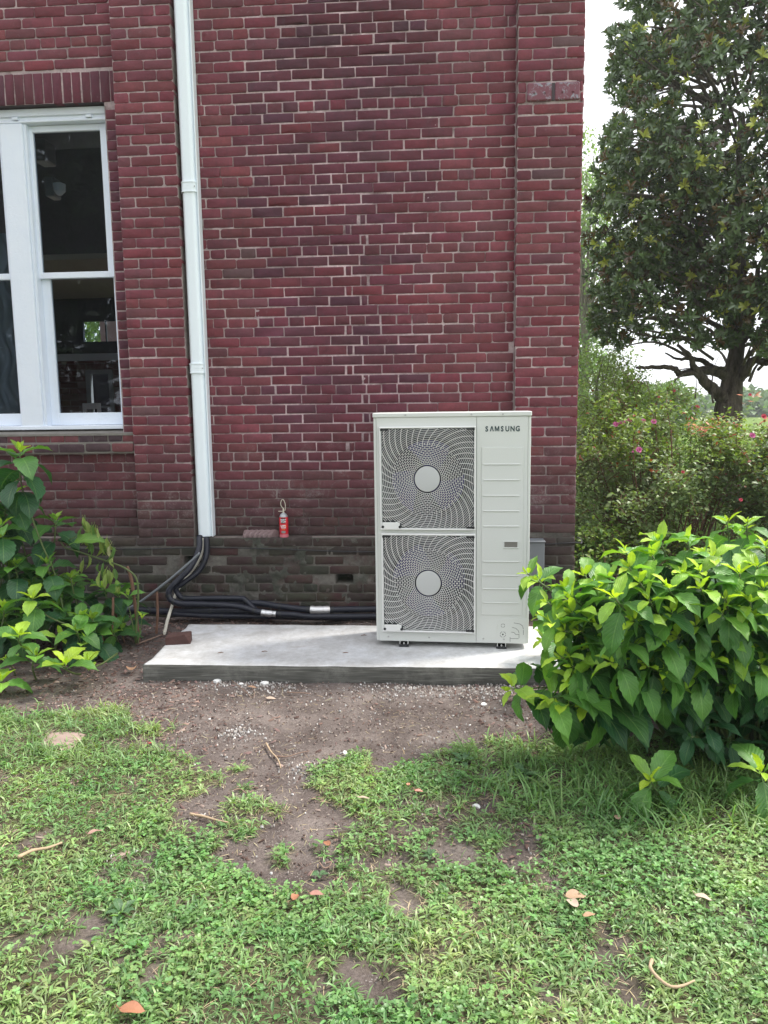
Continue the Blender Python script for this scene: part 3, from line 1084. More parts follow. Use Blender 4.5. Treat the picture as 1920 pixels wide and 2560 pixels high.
duct_seg(.628, 1.885, .112, .075, 'duct_section')
duct_seg(1.889, 3.165, .112, .075, 'duct_section')
duct_seg(3.169, 5.2, .112, .075, 'duct_section')
MB().box(-1.712, -1.703, YW - .085, YW - .012, .626, 5.2, .002).build('seam_lip', M_PVC, duct)
MB().box(-1.826, -1.714, YW - .0115, YW + .002, .630, 5.2).build('back_plate', M_PVC, duct)
for zc in (1.888, 3.170):
    cpl = duct_seg(zc - .032, zc + .032, .122, .081, 'coupling')
    duct_seg(zc - .036, zc - .029, .126, .084, 'band', parent=cpl)
    duct_seg(zc + .029, zc + .036, .126, .084, 'band', parent=cpl)
    MB().lathe([(.005, 0), (.004, .003)], (-1.724, YW - .093, zc), 8, 'y').build('screw', M_STEEL, cpl)

# ------------------------------------------------------------------ concrete slab
slab = thing('concrete_slab', 'pale concrete equipment slab on the soil under the white outdoor unit', 'slab', (-.45, 4.71, .0))
sx0, sx1, sy0, sy1 = -1.735, .86, 4.283, 5.145
nx, ny = 130, 44
X, Y = np.meshgrid(np.linspace(sx0, sx1, nx), np.linspace(sy0, sy1, ny))
ex = (vnoise(Y, X * 0, .08) - .5) * .014 * np.clip((X.mean() - X), 0, 1)
ey = (vnoise(X, Y * 0, .1) - .5) * .006
Zt = .1 + (vnoise(X, Y, .2) - .5) * .004 + (vnoise(X, Y, .03) - .5) * .0018
edge = np.minimum(np.minimum(X - sx0, sx1 - X), np.minimum(Y - sy0, sy1 - Y))
Zt -= np.clip(.010 - edge, 0, .010) * (.05 + .25 * vnoise(X, Y, .03))
cut = ((X < sx0 + .05) & (Y < sy0 + .05))
top = np.stack([(X + ex).ravel(), (Y + ey).ravel(), Zt.ravel()], 1)
ii = (np.arange(ny - 1)[:, None] * nx + np.arange(nx - 1)[None, :]).ravel()
F4 = np.stack([ii, ii + 1, ii + 1 + nx, ii + nx], 1)
bd = list(range(nx)) + [j * nx + nx - 1 for j in range(1, ny)] + [(ny - 1) * nx + i for i in range(nx - 2, -1, -1)] + [j * nx for j in range(ny - 2, 0, -1)]
bd = np.array(bd)
skirt = top[bd].copy()
skirt[:, 2] = -.03
skirt[:, 1] += (vnoise(skirt[:, 0], skirt[:, 0] * 0, .12) - .5) * .012
base = len(top)
nbd = len(bd)
k = np.arange(nbd)
FS = np.stack([bd[(k + 1) % nbd], bd[k], base + k, base + (k + 1) % nbd], 1)
np_mesh('slab', np.concatenate([top, skirt]), [F4, FS], M_CONC, slab)

# ------------------------------------------------------------------ outdoor unit (local frame: x right, y back, z up)
AC = thing('air_conditioner', 'large ivory outdoor air conditioning unit with two fan grilles on the slab', 'air conditioner',
           (-.385, 4.682, .10), rotz=math.radians(-3.0), local=True)
AC.scale = (1, 1, 1.022)
W, DP, H, BZ = .94, .33, 1.42, .034
PX, PZ = .000746, .000770
GU = [(.037, .616, .725, 1.338, .3255, 1.030), (.041, .616, .096, .702, .3285, .402)]
RF = .252


def plate_with_hole(x0, x1, z0, z1, cx, cz, r, y, n=64):
    vs, fs = [], []
    for k in range(n):
        a = 2 * PI * k / n
        c, s = math.cos(a), math.sin(a)
        tx = ((x1 - cx) if c > 0 else (x0 - cx)) / c if abs(c) > 1e-9 else 1e9
        tz = ((z1 - cz) if s > 0 else (z0 - cz)) / s if abs(s) > 1e-9 else 1e9
        t = min(tx, tz)
        vs += [(cx + r * c, y, cz + r * s), (cx + t * c, y, cz + t * s)]
    for k in range(n):
        a, b = 2 * k, 2 * ((k + 1) % n)
        fs.append((a, a + 1, b + 1, b))
    for cxn, czn in ((x0, z0), (x1, z0), (x1, z1), (x0, z1)):      # fill the corners
        ang = math.atan2(czn - cz, cxn - cx) % (2 * PI)
        k = int(ang / (2 * PI) * n)
        b = len(vs)
        vs.append((cxn, y, czn))
        fs.append((2 * k + 1, b, 2 * ((k + 1) % n) + 1))
    return vs, fs


# casing: side walls, top, back, front sheet with two openings
cas = MB()
cas.box(.0, .018, .004, DP, BZ, H - .028, .003)
cas.box(W - .018, W, .004, DP, BZ, H - .028, .003)
cas.box(.018, W - .018, DP - .004, DP, BZ, H - .03)
cas.box(.018, W - .018, .012, DP, BZ, BZ + .01)
cas.build('casing', M_ACW, AC)
fr = MB()
ia, ib_ = .048, .606
fr.box(.0185, ia, .0, .004, BZ, H - .029).box(ib_, .6195, .0, .004, BZ, H - .029)
fr.box(ia, ib_, .0, .004, 1.328, H - .029).box(ia, ib_, .0, .004, .692, .736).box(ia, ib_, .0, .004, BZ, .107)
fr.box(.0185, .6195, .0045, .012, BZ, BZ + .05)
fr.build('front_panel', M_ACW, AC)
M_SURR = simple('shaded_fan_surround', (.075, .080, .085), .5, var=.25, scale=6)  # white panel coloured dark, standing in for the shade behind the guard
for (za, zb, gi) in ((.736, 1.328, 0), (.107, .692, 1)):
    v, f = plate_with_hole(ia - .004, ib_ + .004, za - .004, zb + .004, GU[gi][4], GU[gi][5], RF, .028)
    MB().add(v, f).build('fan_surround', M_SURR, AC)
# right service panel with raised field, ribs and grip
sv = MB()
sv.box(.6215, W - .0185, .0, .012, BZ, H - .029, .0015)
svp = sv.build('service_panel', M_ACW, AC)
MB().box(.650, .900, -.0035, .0005, .207, 1.216, .003).build('raised_field', M_ACW, svp)
for z in (1.114, 1.022, .930, .839, .748, .536, .452, .370, .285):
    MB().box(.662, .877, -.0085, -.003, z - .0035, z + .0035, .0022).build('rib', M_ACW, svp)
grp = MB().box(.783, .872, -.008, -.003, .655, .660, .001).box(.783, .872, -.008, -.003, .617, .622, .001).box(.783, .788, -.008, -.003, .622, .655, .001).box(.867, .872, -.008, -.003, .622, .655, .001)
gp = grp.build('grip', M_ACW, svp)
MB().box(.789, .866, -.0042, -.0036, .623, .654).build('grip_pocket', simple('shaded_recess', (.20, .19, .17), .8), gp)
lid = MB().box(-.004, W + .004, -.006, DP + .006, H - .028, H, .004).build('lid', M_ACW, AC)
for x in (.196, .590, .775):
    MB().lathe([(.006, 0), (.0045, .003)], (x, -.0062, H - .014), 10, 'y').build('screw', M_STEEL, lid)
for x in (.075, .33, .665, .79):
    MB().lathe([(.006, 0), (.0045, .003)], (x, -.0002 if x < .78 else -.0045, BZ + .026), 10, 'y').build('screw', M_STEEL, AC)
# valve cover plate with knock-outs
vp = []
x0, x1, z0, z1, r = .752, W - .012, BZ + .002, .188, .05
vp = [(x0, z0), (x1, z0), (x1, z1)] + [(x0 + r - r * math.sin(a), z1 - r + r * math.cos(a)) for a in np.linspace(0, PI / 2, 7)]
n = len(vp)
mb = MB().add([(a, -.004, b) for a, b in vp] + [(a, .003, b) for a, b in vp], [tuple(range(n))] + [(i, (i + 1) % n, (i + 1) % n + n, i + n) for i in range(n)])
vcp = mb.build('valve_cover', M_ACW, AC)


def arc_line(pts, w=.0022, y=-.0046):
    m = MB()
    for (xa, za), (xb, zb) in zip(pts, pts[1:]):
        d = Vector((xb - xa, 0, zb - za))
        if d.length < 1e-6:
            continue
        nrm = Vector((-d.z, 0, d.x)).normalized() * (w / 2)
        m.add([(xa - nrm.x, y, za - nrm.z), (xb - nrm.x, y, zb - nrm.z), (xb + nrm.x, y, zb + nrm.z), (xa + nrm.x, y, za + nrm.z)], [(0, 1, 2, 3)])
    return m


km = MB()
for (cx_, cz_, rr) in ((.784, .145, .011), (.784, .090, .017)):
    for q in range(4):
        pts = [(cx_ + rr * math.cos(a), cz_ + rr * math.sin(a)) for a in np.linspace(q * PI / 2 + .15, (q + 1) * PI / 2 - .15, 6)]
        s = arc_line(pts)
        km.add(s.v, s.f)
for pts in ([(.828, .045), (.828, .075)], [(.83, .066), (.88, .066)], [(.835, .105), (.85, .105), (.862, .092), (.88, .092)],
            [(.84, .135), (.862, .130), (.878, .115), (.882, .100)], [(.882, .095), (.882, .07)], [(.85, .163), (.885, .158), (.903, .145), (.908, .125)], [(.908, .12), (.908, .09)]):
    s = arc_line(pts)
    km.add(s.v, s.f)
km.build('knockout_marks', M_INK, vcp)
MB().lathe([(.005, 0), (.005, .001)], (.784, -.0042, .090), 12, 'y').build('hole', M_INK, vcp)


# two fan bays: shroud, coil, fan, guard
def fan_bay(gx0, gx1, gz0, gz1, cx, cz, phase):
    sh = MB()
    n = 56
    prof = [(RF, .028), (RF - .008, .040), (RF - .010, .15)]
    sh.lathe([(p[0], -p[1]) for p in prof], (cx, .0, cz), n, 'y', cap=False)
    sh.build('shroud', M_BLK, AC, smooth=True)
    MB().box(cx - .26, cx + .26, .155, .16, cz - .27, cz + .27).build('coil', M_COIL, AC)
    fan = MB().lathe([(.055, -.12), (.062, -.05), (.05, -.035)], (cx, .0, cz), 24, 'y').build('fan', M_FAN, AC, smooth=True, angle=40)
    for b in range(3):
        a0 = phase + b * 2 * PI / 3
        vs = []
        m, q = 8, 6
        for i in range(m + 1):
            for j in range(q + 1):
                rr = .058 + (.225 - .058) * j / q
                a = a0 + (i / m) * 1.25 + .35 * (j / q)
                yy = .115 - .075 * (i / m) ** .8
                vs.append((cx + rr * math.cos(a), yy, cz + rr * math.sin(a)))
        fs = [(i * (q + 1) + j, i * (q + 1) + j + 1, (i + 1) * (q + 1) + j + 1, (i + 1) * (q + 1) + j) for i in range(m) for j in range(q)]
        MB().add(vs, fs).build('blade', M_FAN, fan, smooth=True)
    # guard: rounded frame, hub disc, rings, staggered ties and swept spokes
    y0, y1 = -.024, -.0035
    g_ = MB()
    t = .010
    g_.box(gx0, gx1, y0, y1, gz1 - t, gz1, .003).box(gx0, gx1, y0, y1, gz0, gz0 + t, .003)
    g_.box(gx0, gx0 + t, y0 + .0005, y1, gz0 + t, gz1 - t, .003).box(gx1 - t, gx1, y0 + .0005, y1, gz0 + t, gz1 - t, .003)
    g_.box(gx0 + .012, gx0 + .120, y0 - .001, y0 + .004, gz0 + .004, gz0 + .046, .002)
    guard = g_.build('fan_guard', M_ACG, AC)
    ix0, ix1, iz0, iz1 = gx0 + t * .8, gx1 - t * .8, gz0 + t * .8, gz1 - t * .8
    w = MB()

    def inside(x, z):
        if x < gx0 + .125 and z < gz0 + .046:
            return False
        return ix0 < x < ix1 and iz0 < z < iz1

    def ribbon(pts, wd, yf=y0 + .002, yb=y0 + .010):
        run = []
        for p in list(pts) + [None]:
            if p is not None and inside(*p):
                run.append(p)
                continue
            if len(run) > 1:
                vs, fs = [], []
                for i, (x, z) in enumerate(run):
                    a, b = run[max(i - 1, 0)], run[min(i + 1, len(run) - 1)]
                    d = Vector((b[0] - a[0], b[1] - a[1])).normalized()
                    nx2, nz2 = -d.y * wd / 2, d.x * wd / 2
                    vs += [(x + nx2, yf, z + nz2), (x - nx2, yf, z - nz2), (x - nx2, yb, z - nz2), (x + nx2, yb, z + nz2)]
                for i in range(len(run) - 1):
                    b = i * 4
                    for s in range(4):
                        fs.append((b + s, b + (s + 1) % 4, b + 4 + (s + 1) % 4, b + 4 + s))
                w.add(vs, fs)
            run = []
    st = .01055
    rings = [.0765 + .0095 + st * i for i in range(33)]
    for r in rings:
        nn = 64 if r < .15 else 96
        ribbon([(cx + r * math.cos(2 * PI * k / nn), cz + r * math.sin(2 * PI * k / nn)) for k in range(nn + 1)], .0020)
    NSP = 44
    rin = .205
    for i in range(len(rings) - 1):
        r0, r1 = rings[i], rings[i + 1]
        if r1 > rin + .01:
            break
        for k in range(NSP):
            a = 2 * PI * (k + .5 * (i % 2)) / NSP
            ribbon([(cx + r0 * math.cos(a), cz + r0 * math.sin(a)), (cx + r1 * math.cos(a), cz + r1 * math.sin(a))], .0026)
    for k in range(NSP):
        a0 = 2 * PI * k / NSP
        start = rin + .012 * math.sin(a0 * 3 + 1)
        pts = []
        for j in range(26):
            r = start + (.44 - start) * j / 25
            a = a0 - .95 * ((r - start) / .24) ** 1.25 * .62
            pts.append((cx + r * math.cos(a), cz + r * math.sin(a)))
        ribbon(pts, .0030)
    w.build('wire_grille', M_ACG, guard)
    MB().lathe([(.0755, 0.0), (.0765, .004), (.0745, .008), (.06, .010), (.02, .011)], (cx, y0 + .010, cz), 40, 'y').build('hub_disc', M_HUB, guard, smooth=True, angle=50)
    for (sx, sz, d) in ((gx0 + .014, gz1 - .017, 1), (gx1 - .014, gz1 - .017, -1), (gx1 - .014, gz0 + .017, -1)):
        MB().box(min(sx, sx + d * .042), max(sx, sx + d * .042), y0 - .002, y0 + .006, sz - .005, sz + .005, .001).build('mounting_slot', M_BLK, guard)
        MB().lathe([(.008, 0), (.008, .010)], (sx, y0 + .007, sz), 12, 'y').build('mounting_plug', M_BLK, guard)
    for sx in (gx0 + .016, gx0 + .120):
        MB().lathe([(.008, 0), (.008, .0105)], (sx, y0 + .007, gz0 + .019), 12, 'y').build('mounting_plug', M_BLK, guard)


fan_bay(*GU[0], .6)
fan_bay(*GU[1], 1.5)
# feet
for x in (.142, .745):
    ft = MB().box(x, x + .062, -.012, .06, .0, .016, .002).box(x, x + .062, DP - .06, DP + .012, .0, .016, .002).build('foot', M_BLK, AC)
    MB().box(x + .004, x + .008, -.008, DP, .0165, .040).box(x + .054, x + .058, -.008, DP, .0165, .040).build('foot_rail', M_ACW, ft)
    MB().lathe([(.006, .0), (.006, .008), (.003, .011)], (x + .031, -.004, .0165), 8).build('foot_bolt', M_STEEL, ft)


# lettering
def text_mesh(s, size, extrude=0.0, offset=0.0, sx=1.0):
    cu_ = bpy.data.curves.new('txt', 'FONT')
    cu_.body = s
    cu_.size = size
    cu_.offset = offset
    cu_.resolution_u = 3
    cu_.align_x = 'CENTER'
    ob = bpy.data.objects.new('txt', cu_)
    COL.objects.link(ob)
    dg = bpy.context.evaluated_depsgraph_get()
    me = bpy.data.meshes.new_from_object(ob.evaluated_get(dg))
    vs = [(v.co.x * sx, v.co.y) for v in me.vertices]
    fs = [tuple(p.vertices) for p in me.polygons]
    bpy.data.objects.remove(ob)
    bpy.data.curves.remove(cu_)
    bpy.data.meshes.remove(me)
    return vs, fs


lg = MB()
LH = .0300
lx0, lx1, lz = .668, .874, 1.306
step = (lx1 - lx0 - .024) / 6
for i, chh in enumerate('SAMSUNG'):
    cxm = lx0 + .012 + step * i
    if chh == 'A':
        h, w2_, t2 = LH, .0118, .0068
        lg.add([(cxm - w2_, -.0012, lz), (cxm - w2_ + t2, -.0012, lz), (cxm, -.0012, lz + h * .72), (cxm + w2_ - t2, -.0012, lz), (cxm + w2_, -.0012, lz), (cxm + .0035, -.0012, lz + h), (cxm - .0035, -.0012, lz + h)],
               [(0, 1, 2, 6), (2, 5, 6), (2, 3, 4, 5)])
    elif chh == 'M':
        h, w2_, t2 = LH, .0135, .0056
        M_ = [(-w2_, 0), (-w2_ + t2, 0), (-w2_ + t2, h * .60), (-.0022, 0), (.0022, 0), (w2_ - t2, h * .60), (w2_ - t2, 0), (w2_, 0), (w2_, h), (w2_ - t2 * 1.15, h), (0, h * .40), (-w2_ + t2 * 1.15, h), (-w2_, h)]
        lg.add([(cxm + a_, -.0012, lz + b_) for a_, b_ in M_], [tuple(range(len(M_)))])
    else:
        vs, fs = text_mesh(chh, LH / .72, 0, .0016 if chh != 'M' else .0009, .84)
        lg.add([(cxm + a, -.0012 - i * 0, lz + b) for a, b in vs], fs)
lg.build('logo_lettering', simple('logo_ink', (.02, .05, .055), .5), AC)

# ------------------------------------------------------------------ grey disconnect box behind the unit
bx = thing('electrical_box', 'small grey metal electrical box on the wall just right of the outdoor unit', 'electrical box', (.70, YP, .35))
MB().box(.60, .772, 5.56, YP - .002, .335, .600, .004).build('housing', M_GREYBOX, bx)
MB().box(.594, .778, 5.548, YP - .002, .602, .612, .003).build('rain_hood', M_GREYBOX, bx)
MB().lathe([(.010, 0), (.008, .004)], (.735, 5.5595, .40), 12, 'y').build('knob', M_STEEL, bx)
MB().tube([(.69, 5.62, .335), (.69, 5.62, .12), (.66, 5.5, .10)], .012, 8).build('conduit', M_GREYBOX, bx)

# ------------------------------------------------------------------ thin black cable along the plinth
cp = [atd(-40, 1186, 'y', 5.665), atd(120, 1186, 'y', 5.665), atd(300, 1186, 'y', 5.668), atd(440, 1183, 'y', 5.672), atd(600, 1186, 'y', 5.668),
      atd(700, 1190, 'y', 5.67), atd(810, 1192, 'y', 5.67), atd(1000, 1190, 'y', 5.67), atd(1150, 1178, 'y', 5.67), atd(1243, 1172, 'y', 5.67),
      Vector((1.05, 5.66, .575)), Vector((1.055, 5.70, .60)), Vector((1.03, 5.72, .615))]
cb = MB().tube(spline(cp, 6), .0042, 6).build('cable', M_BLK, smooth=True)
tag(cb, 'thin black cable strung level along the mossy brick base of the wall', 'cable')


# ------------------------------------------------------------------ insulated pipes
def pipe(name, label, pts, r, mat=M_FOAM, cat='pipe', group='black insulated pipes', bands=(), n=12, foil=()):
    P = spline(pts, 7)
    ori = Vector(pts[0])
    ro = thing(name, label, cat, ori, group)
    rr = [r * (1 + .035 * math.sin(i * .9)) for i in range(len(P))]
    MB().tube(P, rr, n).build('insulation' if mat is M_FOAM else 'tube', mat, ro, smooth=True)
    for b in bands:
        i = max(1, min(len(P) - 3, int(b * (len(P) - 1))))
        d = (P[i + 1] - P[i]).normalized() * .009
        MB().tube([P[i] - d, P[i] + d], r * 1.12, n).build('tape_band', M_BLK, ro, smooth=True, angle=40)
    for (f0, f1, k) in foil:
        i0, i1 = int(f0 * (len(P) - 1)), int(f1 * (len(P) - 1))
        seg = P[i0:i1 + 1]
        MB().tube(seg, [r * (k + .07 * math.sin(i * 2.1)) for i in range(len(seg))], n).build('foil_wrap', M_FOIL, ro, smooth=True, angle=40)
    return ro


A = lambda x, y, d=5.55: at(x, y, 'y', d)
pipe('insulated_pipe', 'black insulated pipe bending left from the white duct, then right to the lower foil sleeve',
     [A(499, 1340, 5.68), A(497, 1374, 5.62), A(477, 1417, 5.56), A(444, 1452, 5.52), A(424, 1474, 5.50), A(424, 1495, 5.49), A(441, 1507, 5.48), A(470, 1510, 5.48),
      A(544, 1512, 5.48), A(600, 1517, 5.48), A(640, 1528, 5.48), A(674, 1534, 5.48), A(735, 1537, 5.48), A(765, 1541, 5.50), A(830, 1542, 5.50), A(950, 1541, 5.50), A(1010, 1541, 5.50)],
     .0225, bands=(.30, .36, .62, .72), foil=((.66, .71, 1.10),))
pipe('insulated_pipe', 'black insulated pipe with the upper run and the sharp downward kink',
     [A(516, 1342, 5.67), A(516, 1387, 5.63), A(498, 1426, 5.60), A(460, 1456, 5.56), A(441, 1470, 5.55), A(446, 1486, 5.55), A(462, 1496, 5.55), A(520, 1496, 5.55),
      A(600, 1496, 5.55), A(616, 1503, 5.53), A(634, 1520, 5.51), A(652, 1533, 5.50), A(700, 1537, 5.51)],
     .0205, bands=(.12, .50, .76))
pipe('insulated_pipe', 'black insulated pipe with the large silver foil wrap near the outdoor unit',
     [A(455, 1512, 5.57), A(544, 1508, 5.57), A(640, 1508, 5.57), A(700, 1516, 5.54), A(757, 1523, 5.52), A(800, 1525, 5.52), A(848, 1524, 5.55), A(950, 1523, 5.55), A(1010, 1523, 5.55)],
     .0240, bands=(.38, .55, .72), foil=((.56, .70, 1.28),))
pipe('insulated_pipe', 'thick black insulated pipe coming from behind the left shrub along the foot of the wall',
     [A(-120, 1530, 5.56), A(120, 1526, 5.56), A(240, 1523, 5.56), A(327, 1525, 5.56), A(448, 1530, 5.55), A(540, 1529, 5.54), A(640, 1530, 5.54), A(700, 1540, 5.55)],
     .0270, bands=(.5, .7))
pipe('insulated_pipe', 'lowest black insulated pipe lying on the soil behind the slab edge',
     [A(430, 1535, 5.50), A(540, 1540, 5.49), A(650, 1541, 5.50), A(800, 1545, 5.58), A(950, 1545, 5.58)], .0190, bands=(.3,))
pipe('conduit', 'thin dark blue conduit slanting down left from the pipe bundle',
     [A(500, 1382, 5.58), A(474, 1406, 5.56), A(420, 1452, 5.53), A(348, 1506, 5.50), A(300, 1530, 5.47), A(240, 1552, 5.44)], .0095, mat=M_GREYBOX, cat='conduit', group=None, n=8)
# ribbed drain hose
hp = spline([A(507, 1345, 5.672), A(505, 1380, 5.66), A(490, 1412, 5.655), A(462, 1450, 5.65), A(440, 1484, 5.62), at(428, 1521, 'y', 5.52), at(419, 1550, 'y', 5.36), at(411, 1584, 'y', 5.08)], 26)
hz = hp[-1]
hp[-1] = Vector((hz.x, hz.y, max(hz.z, .02)))
hose = MB().tube(hp, [.0095 if i % 3 else .0122 for i in range(len(hp))], 10).build('drain_hose', simple('cream_plastic', (.66, .63, .54), .5), smooth=False)
tag(hose, 'cream ribbed drain hose dropping from the duct to the soil', 'hose')

# ------------------------------------------------------------------ things on the ledge and slab
LZ = zl - .003
can = thing('spray_can', 'red aerosol can of foam sealant with a looped straw standing on the brick ledge', 'aerosol can', (-1.163, 5.722, LZ))
cx_, cy_ = -1.163, 5.722
R_ = .0335
MB().lathe([(.031, 0), (R_, .004), (R_, .150), (.031, .155)], (cx_, cy_, LZ), 28).build('can_body', M_RED, can, smooth=True, angle=40)
MB().lathe([(R_ + .0008, .003), (R_ + .0008, .026)], (cx_, cy_, LZ), 28, cap=False).build('pink_band', simple('pink_ink', (.60, .16, .20), .4), can, smooth=True)
MB().lathe([(.0325, .155), (.033, .160), (.027, .168), (.024, .176), (.016, .180), (.012, .186)], (cx_, cy_, LZ), 24).build('can_top', M_TIN, can, smooth=True, angle=40)
MB().lathe([(.006, .186), (.0055, .215), (.004, .222)], (cx_, cy_, LZ), 10).box(cx_ - .038, cx_ + .004, cy_ - .006, cy_ + .006, LZ + .196, LZ + .200).box(cx_ + .004, cx_ + .016, cy_ - .005, cy_ + .005, LZ + .204, LZ + .208).build('nozzle', M_IVORY, can)
q = Vector((cx_, cy_, LZ))
MB().tube(spline([q + Vector((0, 0, .218)), q + Vector((-.016, 0, .240)), q + Vector((-.018, 0, .265)), q + Vector((-.006, 0, .288)), q + Vector((.006, 0, .280)), q + Vector((.016, 0, .250)), q + Vector((.014, 0, .208))], 6), .0028, 6).build('straw', M_IVORY, can, smooth=True)


def can_text(s, size, z, mat, name, r=R_ + .0014, off=.0006, dx=0.0):
    vs, fs = text_mesh(s, size, 0, off)
    m = MB()
    a0 = -PI / 2 + math.radians(4)
    m.add([(cx_ + r * math.cos(a0 + (x + dx) / R_), cy_ + r * math.sin(a0 + (x + dx) / R_), LZ + z + y) for x, y in vs], fs)
    m.build(name, mat, can)


def can_patch(x0, x1, z0, z1, mat, name, r):
    a0 = -PI / 2 + math.radians(4)
    aa = np.linspace(x0, x1, 9) / R_ + a0
    vs = [(cx_ + r * math.cos(a), cy_ + r * math.sin(a), LZ + z) for z in (z0, z1) for a in aa]
    MB().add(vs, [(i, i + 1, i + 10, i + 9) for i in range(8)]).build(name, mat, can, smooth=True)


can_patch(-.017, .017, .110, .150, M_INK, 'label_panel', R_ + .0007)
can_text('GREAT', .014, .132, M_WINK, 'lettering')
can_text('STUFF', .014, .116, M_WINK, 'lettering')
can_text('GAPS', .017, .085, M_WINK, 'lettering', dx=-.004)
can_text('&', .019, .084, M_OINK, 'lettering', dx=.019)
can_text('CRACKS', .010, .073, M_WINK, 'lettering')
can_text('FILLER', .008, .060, M_OINK, 'lettering')
can_patch(-.016, .016, .034, .052, simple('grey_picture', (.25, .24, .23), .5, var=.7, scale=200), 'label_picture', R_ + .0007)

# rope-moulded tile fragment
rm = MB()
npt = 40
vs = []
xa, xb = -1.478, -1.262
for i in range(npt):
    u = i / (npt - 1)
    x = xa + (xb - xa) * u
    for j in range(9):
        w_ = j / 8
        ph = (u * 6.0 - w_ * .9) * 2 * PI
        yy = 5.697 + .050 * w_
        sk = .035 * (w_ if u > .5 else 0) * ((u - .5) * 2)
        zz = LZ + .014 + .034 * math.sin(min(1, w_ * 1.3) * PI / 2) + .017 * (abs(math.sin(ph / 2)) - .5)
        vs.append((x + .02 * w_ + sk, yy - .012 * abs(math.sin(ph / 2)), zz))
fs = [(i * 9 + j, i * 9 + j + 1, (i + 1) * 9 + j + 1, (i + 1) * 9 + j) for i in range(npt - 1) for j in range(8)]
b0 = len(vs)
for i in range(npt):
    vs.append((vs[i * 9][0], vs[i * 9][1] + .003, LZ))
    vs.append((vs[i * 9 + 8][0], vs[i * 9 + 8][1], LZ))
for i in range(npt - 1):
    fs.append((i * 9, (i + 1) * 9, b0 + 2 * (i + 1), b0 + 2 * i))
    fs.append((i * 9 + 8, b0 + 2 * i + 1, b0 + 2 * (i + 1) + 1, (i + 1) * 9 + 8))
fs.append(tuple([b0] + list(range(0, 9)) + [b0 + 1])[::-1])
fs.append(tuple([b0 + 2 * (npt - 1)] + list(range((npt - 1) * 9, npt * 9)) + [b0 + 2 * npt - 1]))
o = rm.add(vs, fs).build('tile_fragment', M_STONE, smooth=True, angle=50)
tag(o, 'broken pinkish terracotta fragment with rope moulding lying on the brick ledge', 'fragment')

# loose brick on slab corner
lb = atd(385, 1388, 'z', .1)
m = MB()
vsx = [(-.075, -.045, 0), (.08, -.05, 0), (.085, .05, 0), (-.07, .045, 0), (-.075, -.045, .05), (.045, -.05, .066), (.085, .03, .062), (.075, .05, .06), (-.06, .045, .056), (.08, -.03, .045)]
fsx = [(0, 3, 2, 1), (0, 1, 9, 5, 4), (1, 2, 7, 6, 9), (2, 3, 8, 7), (3, 0, 4, 8), (4, 5, 6, 7, 8), (5, 9, 6)]
m.add([(x, y, z) for x, y, z in vsx], fsx)
o = m.build('loose_brick', simple('broken_brick', (.075, .035, .030), .9, var=.4, scale=25, bump=.8, bdist=.004))
o.location = (lb.x, lb.y, .098)
o.rotation_euler = (0, 0, .25)
tag(o, 'broken dark red brick lying on the left corner of the concrete slab', 'brick')
# ------------------------------------------------------------------ leaf templates
def hyd_leaf(droop, fold, twist, wf=.62, nt=13, seed=0):
    r_ = random.Random(seed)
    vs, uv, fs = [], [], []
    cols = (-1, -.5, 0, .5, 1)
    for i in range(nt + 1):
        t = i / nt
        w = wf * .5 * 1.75 * (t ** .60) * ((1 - t) ** .85) * (1 + .35 * t)
        if t > .78:
            w *= .30 + .70 * ((1 - t) / .22)
        ser = 1 + (.075 if i % 2 else -.045) * (1 if 0 < i < nt else 0)
        # spine curve
        sx = t - .18 * droop * t * t
        sz = .10 * t - droop * t * t * .62
        tw = twist * t
        for c in cols:
            ww = w * c * (ser if abs(c) == 1 else 1)
            zz = fold * abs(ww) * (1.0) + .018 * math.sin(t * 18 + c * 2 + seed) * abs(c)
            yy = ww * math.cos(tw)
            z2 = zz + ww * math.sin(tw)
            vs.append((sx, yy, sz + z2))
            uv.append((t, c, 0))
    for i in range(nt):
        for j in range(4):
            a = i * 5 + j
            fs.append((a, a + 5, a + 6, a + 1))
    # petiole
    b = len(vs)
    for p, rr in (((-.13, 0, -.02), .011), ((0.02, 0, 0.0), .009)):
        for k in range(4):
            a = k * PI / 2
            vs.append((p[0], p[1] + rr * math.cos(a), p[2] + rr * math.sin(a)))
            uv.append((.5, .0, 0))
    for k in range(4):
        fs.append((b + k, b + (k + 1) % 4, b + 4 + (k + 1) % 4, b + 4 + k))
    return np.array(vs, float), np.array(fs, int), np.array(uv, float)


TPL = [hyd_leaf(d, f, tw, w, seed=i) for i, (d, f, tw, w) in enumerate((
    (.30, .45, .1, .48), (.45, .38, -.15, .56), (.65, .34, .2, .60), (.85, .28, -.1, .68), (1.05, .30, .15, .66), (.35, .55, -.2, .46), (.75, .42, .3, .62), (.6, .26, -.3, .70)))]
TPL_WILT = [hyd_leaf(d, f, tw, w, seed=20 + i) for i, (d, f, tw, w) in enumerate(((.5, .9, .5, .42), (.8, 1.1, -.6, .40), (.3, .8, .9, .46)))]


def tpl_mesh(tp, name):
    v, f, uv = tp
    me = bpy.data.meshes.new(name)
    me.from_pydata(v.tolist(), [], f.tolist())
    me.polygons.foreach_set('use_smooth', [True] * len(me.polygons))
    a = me.attributes.new('luv', 'FLOAT_VECTOR', 'POINT')
    a.data.foreach_set('vector', uv.astype(np.float32).ravel())
    me.materials.append(M_LEAF_OBJ)
    me.update()
    return me


TPM = [tpl_mesh(t, 'leaf') for t in TPL]
TPMW = [tpl_mesh(t, 'leaf') for t in TPL_WILT]


